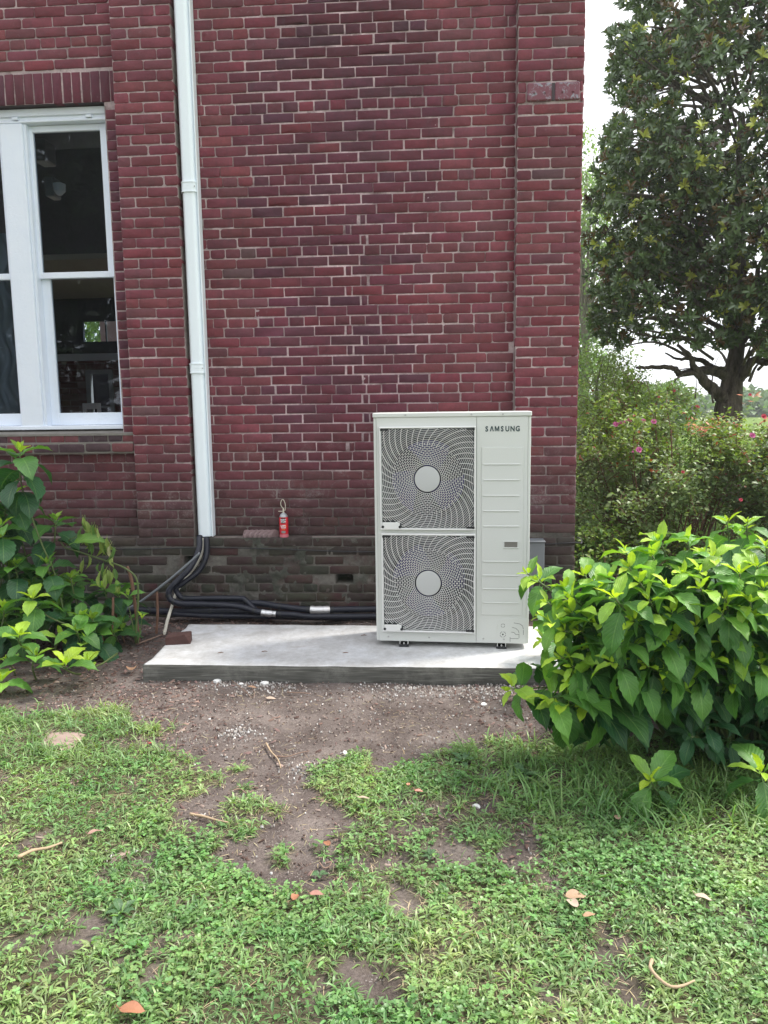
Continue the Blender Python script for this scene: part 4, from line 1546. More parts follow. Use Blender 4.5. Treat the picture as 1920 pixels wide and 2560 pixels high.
def frame_from(d, up):
    d = d.normalized()
    s = up.cross(d)
    if s.length < 1e-4:
        s = Vector((1, 0, 0)).cross(d)
    s.normalize()
    n = d.cross(s).normalized()
    return Matrix((d, s, n)).transposed()      # columns: along, side, normal


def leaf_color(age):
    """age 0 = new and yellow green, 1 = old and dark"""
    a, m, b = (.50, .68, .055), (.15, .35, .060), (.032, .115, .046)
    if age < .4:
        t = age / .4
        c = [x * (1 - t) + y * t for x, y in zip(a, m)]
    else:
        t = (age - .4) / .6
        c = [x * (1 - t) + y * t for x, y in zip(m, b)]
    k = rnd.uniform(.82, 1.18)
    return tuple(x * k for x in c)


def shoot_leaves(path, nodes, L0, Lmax, open_tip=.9, wilt=False, size=1.0, yellow=0.0, az0=None):
    """leaves in crossed pairs down a shoot; path runs root -> tip"""
    out = []
    tip = path[-1]
    cum = [0]
    for a, b in zip(path[::-1], path[::-1][1:]):
        cum.append(cum[-1] + (a - b).length)
    az = rnd.uniform(0, PI) if az0 is None else az0
    dist = 0.0
    for nd in range(nodes):
        t = nd / max(1, nodes - 1)
        # point at this distance from the tip
        i = 0
        while i < len(cum) - 2 and cum[i + 1] < dist:
            i += 1
        seg = max(1e-6, cum[i + 1] - cum[i])
        k = min(1, (dist - cum[i]) / seg)
        P = path[::-1][i].lerp(path[::-1][i + 1], k)
        ax = (path[::-1][i] - path[::-1][i + 1]).normalized()
        L = Lmax * (.26, .50, .74, .92, 1.0, 1.0, .95, .9)[min(nd, 7)] * rnd.uniform(.86, 1.14) * size
        elev = math.radians((68, 46, 26, 6, -14, -24, -30, -34)[min(nd, 7)]) + rnd.uniform(-.2, .2)
        if wilt:
            elev = math.radians(rnd.uniform(-85, -60))
        u = ax.orthogonal().normalized()
        v_ = ax.cross(u)
        for s in (0, PI):
            aa = az + s + rnd.uniform(-.25, .25)
            rad = u * math.cos(aa) + v_ * math.sin(aa)
            upm = Vector((0, 0, 1)) if nd > 1 else ax
            d = (rad * math.cos(elev) + upm * math.sin(elev)).normalized()
            if wilt:
                d = Vector((d.x * .5, d.y * .5, -1)).normalized()
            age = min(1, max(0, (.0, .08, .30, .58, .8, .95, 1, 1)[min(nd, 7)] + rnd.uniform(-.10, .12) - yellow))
            tmpl = rnd.choice([0, 5] if nd == 0 else ([0, 1, 5] if nd == 1 else ([1, 2, 6] if nd == 2 else [3, 4, 7, 6])))
            upv = Vector((0, 0, 1)) if nd > 0 else ax
            if wilt:
                upv = rad
            out.append((P + d * (.12 * L), d, upv + Vector((rnd.uniform(-.25, .25), rnd.uniform(-.25, .25), 0)), L, age, tmpl))
        az += PI / 2 + rnd.uniform(-.2, .2)
        dist += (.006, .012, .020, .035, .050, .060, .07, .07)[min(nd, 7)] * rnd.uniform(.8, 1.2)
        if dist > cum[-1] * .93:
            break
    return out


def build_bush(root, leaves, max_single=300, wid=1.0, part_name='leaf'):
    """leaves: (pos, dir, up, L, age, tmpl)"""
    org = ORG[root]
    pos = np.array([l[0][:] for l in leaves])
    px_, py_ = proj_np(pos)
    inside = (px_ > -40) & (px_ < 1960) & (py_ > -40) & (py_ < 2600)
    dd = np.linalg.norm(pos - np.array([0, 0, CAM_H]), axis=1)
    sc = np.where(inside, np.array([l[3] for l in leaves]) / dd, 0)
    # leaves near the front and the outside show largest
    sc = sc + np.where(inside, .5 / dd ** 2, 0)
    order = np.argsort(-sc)
    singles = set(order[:max_single].tolist())
    SVs, SFs, SCs, SUs, base_ = [], [], [], [], 0
    for i, (P, d, up, L, age, tm) in enumerate(leaves):
        R3 = frame_from(d, up)
        c = leaf_color(age)
        if i in singles:
            ob = bpy.data.objects.new(part_name, TPM[tm])
            COL.objects.link(ob)
            ob.parent = root
            M4 = R3.to_4x4() @ Matrix.Diagonal((L, L * wid, L, 1))
            M4.translation = P - org
            ob.matrix_local = M4
            ob.color = (*c, 1)
            ORG[ob] = org
        else:
            v, f, uv = TPL[tm]
            vw = (np.array(R3) @ v.T).T * L + np.array(P)
            SVs.append(vw)
            SFs.append(f + base_)
            SCs.append(np.tile(np.array(c), (len(v), 1)))
            SUs.append(uv)
            base_ += len(v)
    if SVs:
        o = np_mesh('foliage', np.concatenate(SVs), [np.concatenate(SFs)], M_LEAF_ATT, root, col=np.concatenate(SCs), uv=np.concatenate(SUs), smooth=True)
        o['kind'] = 'stuff'


# ------------------------------------------------------------------ right hydrangea
hyd = thing('hydrangea_bush', 'large leafy hydrangea bush with yellow green shoot tips, right of the outdoor unit', 'shrub', (1.62, 3.80, 0))
S5 = lambda zx, zy: (1180 + zx / 2.242, 1220 + zy / 2.242)
tips = [(310, 480, 4.15), (370, 520, 4.3), (630, 490, 4.55), (860, 355, 4.9), (1010, 380, 4.75), (880, 445, 4.5), (1210, 300, 4.95), (1430, 190, 4.7), (1540, 195, 4.85), (1350, 395, 4.4),
        (1280, 560, 4.0), (800, 615, 4.2), (990, 625, 4.15), (905, 745, 3.95), (1255, 770, 3.7), (1630, 560, 3.9), (790, 980, 3.8), (905, 1080, 3.65), (225, 1125, 3.78), (650, 1200, 3.5),
        (1000, 1640, 3.25), (1620, 1590, 3.3), (1440, 1130, 3.45), (560, 620, 4.4), (1130, 900, 3.75), (1500, 900, 3.55), (700, 760, 4.1), (1180, 480, 4.5), (1650, 330, 4.6), (1500, 480, 4.3),
        (520, 800, 4.2), (1050, 300, 5.0), (700, 560, 4.5), (470, 1330, 3.75), (1600, 1150, 3.35), (1250, 1250, 3.5), (740, 1350, 3.5)]
leaves = []
stems = MB()
cxb, cyb = 1.62, 3.80
tips = [t_ for t_ in tips if t_[:2] not in ((1250, 1250), (740, 1350), (470, 1330), (1600, 1150), (1440, 1130))]
tips += [(1060, 1150, 0), (560, 1080, 0), (1620, 980, 0), (1580, 720, 0), (1400, 700, 0), (1120, 700, 0), (640, 900, 0), (980, 1000, 0), (1350, 950, 0), (420, 640, 0), (520, 560, 0), (450, 760, 0), (400, 850, 0), (500, 950, 0), (560, 1000, 0), (380, 720, 0), (760, 500, 0), (1100, 560, 0), (940, 530, 0), (1420, 620, 0), (1560, 640, 0), (720, 860, 0), (1150, 830, 0), (1050, 840, 0), (1400, 860, 0), (820, 860, 0), (1540, 800, 0), (1240, 1060, 0), (1080, 1010, 0), (560, 700, 0), (600, 800, 0), (430, 1180, 0), (520, 1220, 0), (1280, 470, 0), (1600, 440, 0), (1470, 1080, 0)]
for (zx, zy, dep) in tips:
    sxp, syp = S5(zx, zy)
    ztip = float(np.interp(zy, [150, 300, 400, 600, 800, 1000, 1200, 1350, 1500, 1650], [1.06, 1.04, .98, .87, .72, .56, .38, .27, .19, .13])) * (1 if zx > 780 else .9)
    if zx < 420:
        ztip = .80 if zy < 700 else .34
    ang = math.atan((syp - 1280) / FPX) + math.radians(7.75)
    dep = max(2.8, min(4.5, (CAM_H - ztip) / math.tan(ang)))
    P = at(sxp, syp, 'y', dep)
    bse = Vector((cxb + (P.x - cxb) * .45 + rnd.uniform(-.06, .06), cyb + (P.y - cyb) * .45 + rnd.uniform(-.06, .06), 0))
    midp = bse.lerp(P, .55) + Vector((0, 0, .10))
    if zy > 1330:
        bse = Vector((P.x + .08, P.y + .15, 0))
        midp = bse.lerp(P, .5)
    path = spline([bse, midp, P], 6)
    stems.tube(path, [.0070 - .0035 * i / (len(path) - 1) for i in range(len(path))], 5)
    leaves += shoot_leaves(path, 8, .060, .156, size=rnd.uniform(.85, 1.15) * (1.35 if (zy > 1500 or (zx < 700 and zy > 1100)) else 1))
# the rest of the dome, to the right of and behind what the photo frames
for _ in range(200):
    a = rnd.uniform(0, 2 * PI)
    rr = math.sqrt(rnd.uniform(.05, 1))
    tx = cxb + .20 + math.cos(a) * 1.05 * rr
    ty = cyb + .05 + math.sin(a) * .85 * rr
    top_ = 1.02 - .55 * rr ** 2.4 + rnd.uniform(-.08, .02)
    P = Vector((tx, ty, max(.34, top_ * rnd.uniform(.45, 1))))
    px1, py1 = proj_np(np.array([P]))
    px1, py1 = px1[0], py1[0]
    # keep the silhouette of the photograph
    lim = float(np.interp(px1, [1380, 1480, 1560, 1700, 1850], [1560, 1440, 1390, 1370, 1330]))
    if px1 < 1400 or (py1 < lim and px1 < 1930):
        continue
    bse = Vector((cxb + (P.x - cxb) * .5, cyb + (P.y - cyb) * .5, 0))
    path = spline([bse, bse.lerp(P, .55) + Vector((0, 0, .08)), P], 5)
    stems.tube(path, [.0070 - .0035 * i / (len(path) - 1) for i in range(len(path))], 5)
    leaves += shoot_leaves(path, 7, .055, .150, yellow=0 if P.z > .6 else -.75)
for _ in range(34):
    P = Vector((rnd.uniform(.98, 2.4), rnd.uniform(3.05, 3.55), rnd.uniform(.16, .46)))
    bse = Vector((cxb + (P.x - cxb) * .7, P.y + .25, 0))
    path = spline([bse, bse.lerp(P, .6) + Vector((0, 0, .04)), P], 4)
    stems.tube(path, [.006] * len(path), 5)
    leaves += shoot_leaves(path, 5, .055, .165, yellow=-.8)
stems.build('stem', M_STEM, hyd, smooth=True)
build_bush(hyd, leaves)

# ------------------------------------------------------------------ left hydrangea
hl = thing('hydrangea_bush', 'tall sparse hydrangea against the wall below the window', 'shrub', (-2.55, 4.9, 0))
S6 = lambda zx, zy: (zx / 3.0714, 1100 + zy / 3.0714)
st2 = MB()
lv = []


def shoot6(pts, nodes, L0, Lm, size=1.0, yellow=0.0, r0=.007, az0=None, stm=st2, into=lv, wilt=False):
    P = [at(*S6(a, b), 'y', d) for a, b, d in pts]
    path = spline(P, 7)
    stm.tube(path, [r0 - (r0 * .5) * i / (len(path) - 1) for i in range(len(path))], 6)
    into += shoot_leaves(path, nodes, L0, Lm, size=size, yellow=yellow, az0=az0, wilt=wilt)


shoot6([(520, 1450, 4.75), (420, 1030, 4.75), (330, 820, 4.72), (240, 580, 4.70), (160, 320, 4.68), (155, 90, 4.66)], 8, 0.057, 0.245, 1.02, -.15)
shoot6([(700, 1440, 4.7), (560, 1430, 4.6), (380, 1360, 4.5), (260, 1260, 4.45), (255, 1215, 4.42)], 5, 0.069, 0.197, 1, .05)
shoot6([(330, 1700, 4.5), (240, 1640, 4.3), (150, 1560, 4.15), (150, 1500, 4.12)], 4, 0.081, 0.197, 1, .08)
shoot6([(620, 1800, 4.3), (560, 1790, 4.2), (505, 1760, 4.12), (500, 1720, 4.1)], 4, 0.057, 0.210, 1, .1)
shoot6([(900, 1640, 4.6), (780, 1720, 4.4), (700, 1740, 4.3), (680, 1700, 4.28)], 3, 0.092, 0.183, 1, .05)
shoot6([(100, 2000, 4.2), (60, 1960, 4.1), (20, 1900, 4.0), (10, 1850, 3.98)], 4, 0.069, 0.210, 1, .05)
shoot6([(-60, 1500, 4.9), (-80, 1000, 4.85), (-60, 500, 4.8), (-40, 330, 4.78)], 6, 0.069, 0.238, 1, -.05)
shoot6([(-20, 1500, 4.8), (10, 1100, 4.75), (-10, 900, 4.7), (-30, 780, 4.68)], 5, 0.069, 0.253, 1.05, -.1)
shoot6([(260, 1300, 4.95), (200, 900, 4.9), (120, 640, 4.88), (90, 430, 4.86)], 7, .06, .22, 1, -.15)
shoot6([(420, 1300, 4.95), (400, 1000, 4.92), (420, 760, 4.9), (430, 620, 4.9)], 6, .06, .20, 1, -.2)
shoot6([(40, 1300, 4.9), (20, 800, 4.9), (40, 560, 4.86), (60, 520, 4.86)], 6, .06, .22, 1, -.2)
shoot6([(300, 1450, 4.9), (180, 1200, 4.85), (110, 1050, 4.8), (80, 980, 4.78)], 5, 0.069, 0.267, 1, -.2)
shoot6([(640, 1500, 4.9), (600, 1300, 4.85), (560, 1150, 4.8), (545, 1060, 4.8)], 4, 0.057, 0.183, 1, -.15)
shoot6([(1040, 1560, 4.9), (1020, 1420, 4.9), (990, 1280, 4.9), (985, 1190, 4.9)], 4, 0.057, 0.140, 1, -.1, .005)
shoot6([(1060, 1560, 4.85), (1080, 1450, 4.85), (1090, 1370, 4.85)], 2, 0.092, 0.140, 1, -.05, .004)
shoot6([(480, 1700, 4.6), (430, 1600, 4.5), (470, 1520, 4.45)], 3, 0.081, 0.183, 1, 0)
shoot6([(300, 1900, 4.3), (250, 1750, 4.2), (270, 1660, 4.2)], 4, 0.092, 0.210, 1, -.1)
shoot6([(-60, 1700, 4.5), (20, 1400, 4.5), (30, 1300, 4.5)], 4, 0.092, 0.224, 1, -.1)
shoot6([(700, 1650, 4.6), (640, 1600, 4.5), (660, 1560, 4.5)], 3, 0.081, 0.168, 1, 0)
shoot6([(120, 1850, 4.4), (110, 1780, 4.3), (60, 1700, 4.25)], 3, 0.081, 0.210, 1, -.15)
shoot6([(500, 1600, 4.9), (470, 1350, 4.85), (440, 1180, 4.85), (430, 1100, 4.85)], 4, 0.081, 0.238, 1, -.25)
for _ in range(52):
    x = rnd.uniform(-3.5, -2.12)
    y = rnd.uniform(4.45, 5.1)
    z = rnd.uniform(.12, .42) if x > -2.5 else rnd.uniform(.15, .9)
    P = Vector((x, y, z))
    path = spline([Vector((x + rnd.uniform(-.1, .1), y + .1, 0)), Vector((x, y + .05, z * .6)), P], 5)
    st2.tube(path, [.005, *[.004] * (len(path) - 1)], 5)
    lv += shoot_leaves(path, 5, .09, .20, yellow=-.2)
st2.build('stem', M_STEM, hl, smooth=True)
build_bush(hl, lv, wid=1.28)

# wilted arching stem
wl = thing('wilted_stem', 'arching green hydrangea shoot with limp drooping leaves in front of the wall', 'plant', tuple(at(*S6(1050, 1560), 'y', 4.9)[:2]) + (0,))
ws = MB()
P = [at(*S6(a, b), 'y', 4.88) for a, b in ((1045, 1560), (1050, 1380), (1062, 1200), (1045, 1060), (960, 985), (850, 940), (700, 890), (580, 850), (500, 825), (465, 780))]
path = spline(P, 6)
ws.tube(path, [.0075 - .003 * i / (len(path) - 1) for i in range(len(path))], 6)
ws.tube(spline([at(*S6(510, 815), 'y', 4.88), at(*S6(530, 770), 'y', 4.86), at(*S6(590, 735), 'y', 4.84), at(*S6(650, 640), 'y', 4.86), at(*S6(650, 575), 'y', 4.87)], 5), .0035, 5)
ws.build('stem', M_STEM, wl, smooth=True)
for (a, b, L, n_) in ((650, 600, .10, 4), (700, 640, .11, 4), (640, 680, .12, 3), (740, 660, .10, 3), (800, 740, .13, 4), (830, 790, .12, 3), (690, 760, .11, 3), (880, 830, .13, 2), (770, 930, .07, 2),
                      (820, 985, .11, 4), (800, 1010, .12, 3), (860, 1000, .09, 3), (900, 1100, .06, 2), (660, 900, .11, 2)):
    for k in range(n_):
        q = at(*S6(a + rnd.uniform(-25, 25), b + rnd.uniform(-15, 25)), 'y', 4.86 + rnd.uniform(-.03, .03))
        d = Vector((rnd.uniform(-.28, .28), rnd.uniform(-.25, .2), -1))
        R3 = frame_from(d, Vector((rnd.uniform(-1, 1), rnd.uniform(-1, -.1), .1)))
        ob = bpy.data.objects.new('leaf', rnd.choice(TPMW))
        COL.objects.link(ob)
        ob.parent = wl
        M4 = R3.to_4x4() @ Matrix.Diagonal((L, L * .8, L, 1))
        M4.translation = q - ORG[wl]
        ob.matrix_local = M4
        yl = rnd.random()
        ob.color = ((.30, .40, .11, 1) if yl < .55 else (.12, .24, .06, 1)) if yl < .9 else (.5, .48, .30, 1)
q0, q1 = at(*S6(560, 790), 'y', 4.82), at(*S6(800, 790), 'y', 4.80)
R3 = frame_from(q1 - q0 + Vector((0, 0, .06)), Vector((0, -.6, 1)))
ob = bpy.data.objects.new('leaf', TPM[2])
COL.objects.link(ob)
ob.parent = wl
M4 = R3.to_4x4() @ Matrix.Diagonal((.24, .2, .24, 1))
M4.translation = q0 - ORG[wl]
ob.matrix_local = M4
ob.color = (.15, .30, .05, 1)

# pruned cane stubs
canes = [((1070, 1560), (1045, 1330), (1010, 1080), (975, 970), .011, 4.95, 'rough brown pruned cane standing among the left shrub stems, tallest of the stubs'),
         ((1200, 1520), (1210, 1330), (1205, 1180), (1205, 1170), .009, 5.2, 'short reddish pruned cane standing alone left of the drain hose'),
         ((800, 1620), (790, 1540), (765, 1420), (765, 1350), .008, 4.8, 'dark pruned cane standing nearest the dead leaves'),
         ((850, 1620), (860, 1480), (868, 1300), (868, 1210), .008, 4.85, 'slender dark cane standing between the pruned stubs'),
         ((735, 1560), (745, 1450), (700, 1340), (690, 1330), .007, 4.95, 'thin leaning dark cane behind the left shrub'),
         ((960, 1510), (900, 1380), (880, 1300), (870, 1250), .006, 5.0, 'thin slanting brown cane crossing behind the tallest stub')]
for c in canes:
    pts = [at(*S6(*p), 'y', c[5]) for p in c[:4]]
    pts[0].z = -.01
    pp = spline(pts, 4)
    rr = [c[4] * rnd.uniform(.85, 1.2) for _ in pp]
    o = MB().tube([p - pp[0] for p in pp], rr, 7).build('cane_stub', M_CANE, smooth=True, angle=50)
    o.location = pp[0]
    tag(o, c[6], 'cane', 'pruned canes by the wall')

# ------------------------------------------------------------------ small leaves, vectorised
def rand_unit(n):
    v = rng.normal(size=(n, 3))
    return v / np.linalg.norm(v, axis=1, keepdims=True)


def many_leaves(pos, d, up, L, wr, col, fold=.25, kind='diamond', curl=.15):
    """pos,d,up (n,3); L (n,) -> verts, faces, colours. Folded pointed leaves."""
    n = len(pos)
    d = d / np.linalg.norm(d, axis=1, keepdims=True)
    s = np.cross(up, d)
    s /= np.linalg.norm(s, axis=1, keepdims=True) + 1e-9
    nn = np.cross(d, s)
    if kind == 'diamond':      # 5 points, 4 tris
        prof = np.array([(0, 0, 0), (.5, -.5, fold * .5), (.55, 0, 0), (.5, .5, fold * .5), (1, 0, -curl)])
        F = [np.array([(0, 1, 2), (2, 1, 4), (0, 2, 3), (2, 4, 3)])]
    else:                       # oval: 7 points, 2 quads each side
        prof = np.array([(0, 0, 0), (.35, -.42, fold * .4), (.75, -.40, fold * .35), (1, 0, -curl), (.75, .40, fold * .35), (.35, .42, fold * .4), (.5, 0, -.02)])
        F = [np.array([(0, 1, 6), (6, 1, 2), (6, 2, 3), (6, 3, 4), (6, 4, 5), (0, 6, 5)])]
    m = len(prof)
    LL = L[:, None, None]
    V = (pos[:, None, :] + d[:, None, :] * prof[None, :, 0:1] * LL + s[:, None, :] * prof[None, :, 1:2] * LL * wr + nn[:, None, :] * prof[None, :, 2:3] * LL)
    off = (np.arange(n) * m)[:, None, None]
    FF = [(f[None] + off).reshape(-1, f.shape[1]) for f in F]
    C = np.repeat(col, m, axis=0)
    return V.reshape(-1, 3), FF, C


def join_np(name, parts, mat, parent=None, smooth=False):
    V, F, C, b = [], [], [], 0
    for v, fl, c in parts:
        V.append(v)
        C.append(c)
        F += [f + b for f in fl]
        b += len(v)
    by = {}
    for f in F:
        by.setdefault(f.shape[1], []).append(f)
    return np_mesh(name, np.concatenate(V), [np.concatenate(x) for x in by.values()], mat, parent, col=np.concatenate(C), smooth=smooth)


def varied(base, n, v=.25):
    base = np.array(base)
    return base[None] * (1 + rng.uniform(-v, v, (n, 1))) * (1 + rng.uniform(-.08, .08, (n, 3)))


def rosettes(cent, outd, nl, L, colfn, mat_name=None, spread=(20, 75), wr=.40):
    """whorls of leaves, one at each centre, pointing round outd"""
    n = len(cent)
    outd = outd / np.linalg.norm(outd, axis=1, keepdims=True)
    a = np.where(np.abs(outd[:, 2:3]) < .9, np.array([[0, 0, 1.]]), np.array([[1., 0, 0]]))
    u = np.cross(outd, a)
    u /= np.linalg.norm(u, axis=1, keepdims=True)
    w = np.cross(outd, u)
    P = np.repeat(cent, nl, 0)
    az = (np.tile(np.arange(nl) * 2.4, n) + np.repeat(rng.uniform(0, 6.28, n), nl)) + rng.uniform(-.3, .3, n * nl)
    el = np.radians(rng.uniform(spread[0], spread[1], n * nl))
    O, U, W_ = np.repeat(outd, nl, 0), np.repeat(u, nl, 0), np.repeat(w, nl, 0)
    D = O * np.cos(el)[:, None] + (U * np.cos(az)[:, None] + W_ * np.sin(az)[:, None]) * np.sin(el)[:, None]
    Ls = L * rng.uniform(.7, 1.15, n * nl)
    P = P - O * (rng.uniform(0, .5, n * nl) * L)[:, None]
    return many_leaves(P, D, O, Ls, wr, colfn(n, nl), kind='oval', curl=.1)


# ------------------------------------------------------------------ magnolia
mg = thing('magnolia_tree', 'big dark evergreen magnolia with glossy leaves and a stout forked trunk beyond the flower shrubs', 'tree', (4.62, 12.7, 0))
T = lambda x, y, d=12.7: at(x, y, 'y', d)
Z5 = lambda zx, zy, d=12.7: at(1580 + zx / 4.879, 820 + zy / 4.879, 'y', d)
tk = MB()
pA = [Vector((Z5(1175, 1100).x, 12.7, 0)), Z5(1170, 1080), Z5(1190, 900), Z5(1215, 700), Z5(1240, 520), Z5(1260, 380), Z5(1300, 100), Z5(1330, -500), Z5(1300, -1500), Z5(1340, -2600)]
pA = spline(pA, 6)
tk.tube(pA, [.25 - .20 * (i / (len(pA) - 1)) ** .8 for i in range(len(pA))], 14)
for r0, pts in ((.11, [(1100, 860, 12.6), (1060, 800, 12.5), (960, 720, 12.4), (860, 620, 12.3), (800, 540, 12.2), (740, 440, 12.1), (700, 330, 12.0), (560, 200, 12.0)]),
                (.09, [(1180, 600, 12.7), (1080, 560, 12.6), (960, 520, 12.5), (820, 520, 12.4), (600, 560, 12.3), (480, 480, 12.2), (200, 480, 12.1), (60, 478, 12.0)]),
                (.06, [(1150, 560, 12.8), (960, 470, 12.9), (860, 400, 13), (700, 370, 13), (560, 380, 13), (400, 300, 13)]),
                (.10, [(1270, 640, 12.7), (1340, 580, 12.6), (1400, 480, 12.5), (1490, 400, 12.4), (1640, 420, 12.3), (1800, 380, 12.2), (2100, 300, 12.2)]),
                (.04, [(830, 600, 12.2), (740, 550, 12.1), (640, 560, 12.0), (560, 610, 11.9), (515, 665, 11.9)]),
                (.03, [(1130, 490, 12.5), (1000, 490, 12.4), (860, 520, 12.3), (700, 495, 12.2), (560, 510, 12.1)]),
                (.016, [(990, 920, 12.3), (970, 760, 12.3), (985, 560, 12.3), (1000, 480, 12.3), (1080, 300, 12.3)]),
                (.012, [(770, 860, 12.1), (782, 700, 12.1), (784, 600, 12.1)]),
                (.07, [(1300, 200, 12.7), (1420, 60, 12.6), (1500, -300, 12.5), (1560, -800, 12.4)]),
                (.07, [(1290, 150, 12.7), (1150, -200, 12.5), (900, -700, 12.3), (700, -1300, 12.2)]),
                (.06, [(1310, -300, 12.7), (1100, -700, 12.6), (700, -1100, 12.4), (300, -1400, 12.2)]),
                (.06, [(1320, -900, 12.7), (1000, -1500, 12.6), (600, -2100, 12.3), (200, -2500, 12.2)]),
                (.05, [(1300, -1400, 12.7), (900, -2200, 12.5), (700, -3000, 12.4)]),
                (.05, [(1280, 100, 12.7), (900, -100, 12.2), (500, -250, 11.8), (100, -500, 11.5)])):
    pp = spline([Z5(*p) for p in pts], 6)
    pp = [p + Vector((rnd.uniform(-1, 1), rnd.uniform(-1, 1), rnd.uniform(-1, 1))) * r0 * .12 for p in pp]
    tk.tube(pp, [r0 * (1 - .8 * i / (len(pp) - 1)) for i in range(len(pp))], 8)
tk.build('trunk', M_BARK_D, mg, smooth=True)


def crown_ok(P):
    """outline of the magnolia crown as seen, with its gaps"""
    u, v = proj_np(P)
    u, v = u / DS, v / DS
    left = np.interp(v, [-400, 0, 60, 150, 215, 235, 300, 390, 480, 560, 620, 700, 780, 840], [1400, 1342, 1322, 1308, 1325, 1345, 1300, 1285, 1262, 1265, 1278, 1275, 1300, 1340])
    left = left + (vnoise(u, v, 40) - .5) * 34
    bot = np.interp(u, [1250, 1300, 1350, 1440, 1540, 1600, 1700, 2200], [725, 752, 752, 745, 748, 752, 775, 750]) + (vnoise(u, v * .3, 30) - .5) * 40
    ok = (u > left) & (v < bot)
    gap = np.zeros(len(P), bool)
    for gx_, gy_, rx, ry in ((1540, 175, 40, 22), (1500, 225, 34, 14), (1405, 60, 20, 14), (1430, 205, 18, 12), (1595, 155, 16, 12), (1615, 235, 22, 10), (1360, 250, 12, 16), (1375, 300, 9, 24),
                             (1345, 35, 26, 18), (1470, 10, 16, 14), (1550, 520, 22, 8), (1635, 590, 18, 14), (1540, 700, 26, 10), (1640, 690, 16, 16), (1460, 590, 9, 8)):
        gap |= ((u - gx_) / rx) ** 2 + ((v - gy_) / ry) ** 2 < (.75 + .5 * vnoise(u, v, 12))
    return ok & ~gap


NC = 1200
cc_ = rand_unit(NC * 3) * (rng.uniform(.25, 1, NC * 3) ** .45)[:, None] * np.array([4.1, 2.9, 4.6]) + np.array([5.35, 12.6, 5.9])
cc_ = cc_[cc_[:, 2] > 2.0]
okc = crown_ok(cc_)
cc_ = cc_[okc][:NC]
br = MB()
for c in cc_[::2]:            # twigs feeding the clumps
    c = Vector(c)
    b_ = Vector((4.75 + (c.x - 4.75) * .35, 12.7 + (c.y - 12.7) * .3, c.z - .2 - .3 * rnd.random()))
    m_ = b_.lerp(c, .5) + Vector((rnd.uniform(-.15, .15), rnd.uniform(-.15, .15), rnd.uniform(-.1, .2)))
    br.tube(spline([b_, m_, c], 4), [.028, .026, .024, .021, .018, .016, .013, .010, .007], 5, caps=False)
br.build('branch', M_BARK_G, mg, smooth=True)
nr = 17
rc = np.repeat(cc_, nr, 0)
off = rand_unit(len(rc)) * (rng.uniform(.3, 1, len(rc)) ** .5)[:, None] * np.array([.40, .40, .30])
rp = rc + off
okr = crown_ok(rp)
rp, off = rp[okr], off[okr]
od = off / .35 + np.array([0, -.15, .55]) + (rp - np.array([5.0, 12.6, 5.2])) * .12


def magcol(n, nl):
    k = rng.random(n)
    base = np.where((k < .075)[:, None], np.array([[.42, .47, .09]]), np.where((k < .20)[:, None], np.array([[.13, .085, .035]]), np.array([[.105, .165, .068]])))
    base = base * rng.uniform(.7, 1.35, (n, 1))
    c = np.repeat(base, nl, 0) * rng.uniform(.8, 1.2, (n * nl, 1))
    return c


v, f, c = rosettes(rp, od, 8, .112, magcol)
join_np('crown', [(v, f, c)], M_LEAF_MAG, mg)


# ------------------------------------------------------------------ paler trees further off
def far_tree(name, label, x, y, h, rx, ry, rz, zc, n, L, base, cat='tree', trunk_r=.16, group=None, clump=.55, nclump=90):
    r_ = thing(name, label, cat, (x, y, 0), group)
    pp = spline([Vector((x, y, -.1)), Vector((x + .1, y, zc * .5)), Vector((x - .1, y, zc)), Vector((x, y, zc + rz * .7))], 5)
    m_ = MB().tube(pp, [trunk_r * (1 - .75 * i / (len(pp) - 1)) for i in range(len(pp))], 8)
    cl = rand_unit(nclump) * (rng.uniform(.2, 1, nclump) ** .5)[:, None] * np.array([rx, ry, rz]) + np.array([x, y, zc])
    for c_ in cl[::3]:
        c_ = Vector(c_)
        b_ = Vector((x, y, min(c_.z, zc) * .75))
        m_.tube(spline([b_, b_.lerp(c_, .5) + Vector((0, 0, .2)), c_], 3), [trunk_r * .3, trunk_r * .26, trunk_r * .22, trunk_r * .18, trunk_r * .14, trunk_r * .1, trunk_r * .06], 4, caps=False)
    m_.build('trunk', M_BARK_G, r_, smooth=True)
    per = n // nclump
    P = np.repeat(cl, per, 0)
    P = P + rand_unit(len(P)) * (rng.random(len(P)) ** .4)[:, None] * clump * np.array([1, 1, .7])
    D = rand_unit(len(P)) + np.array([0, 0, -.2])
    cb_ = np.repeat(varied(base, nclump, .22), per, 0) * rng.uniform(.75, 1.3, (len(P), 1))
    v, f, c = many_leaves(P, D, rand_unit(len(P)) + np.array([0, 0, .8]), L * rng.uniform(.7, 1.3, len(P)), .55, cb_)
    join_np('crown', [(v, f, c)], M_LEAF_SMALL, r_)
    return r_


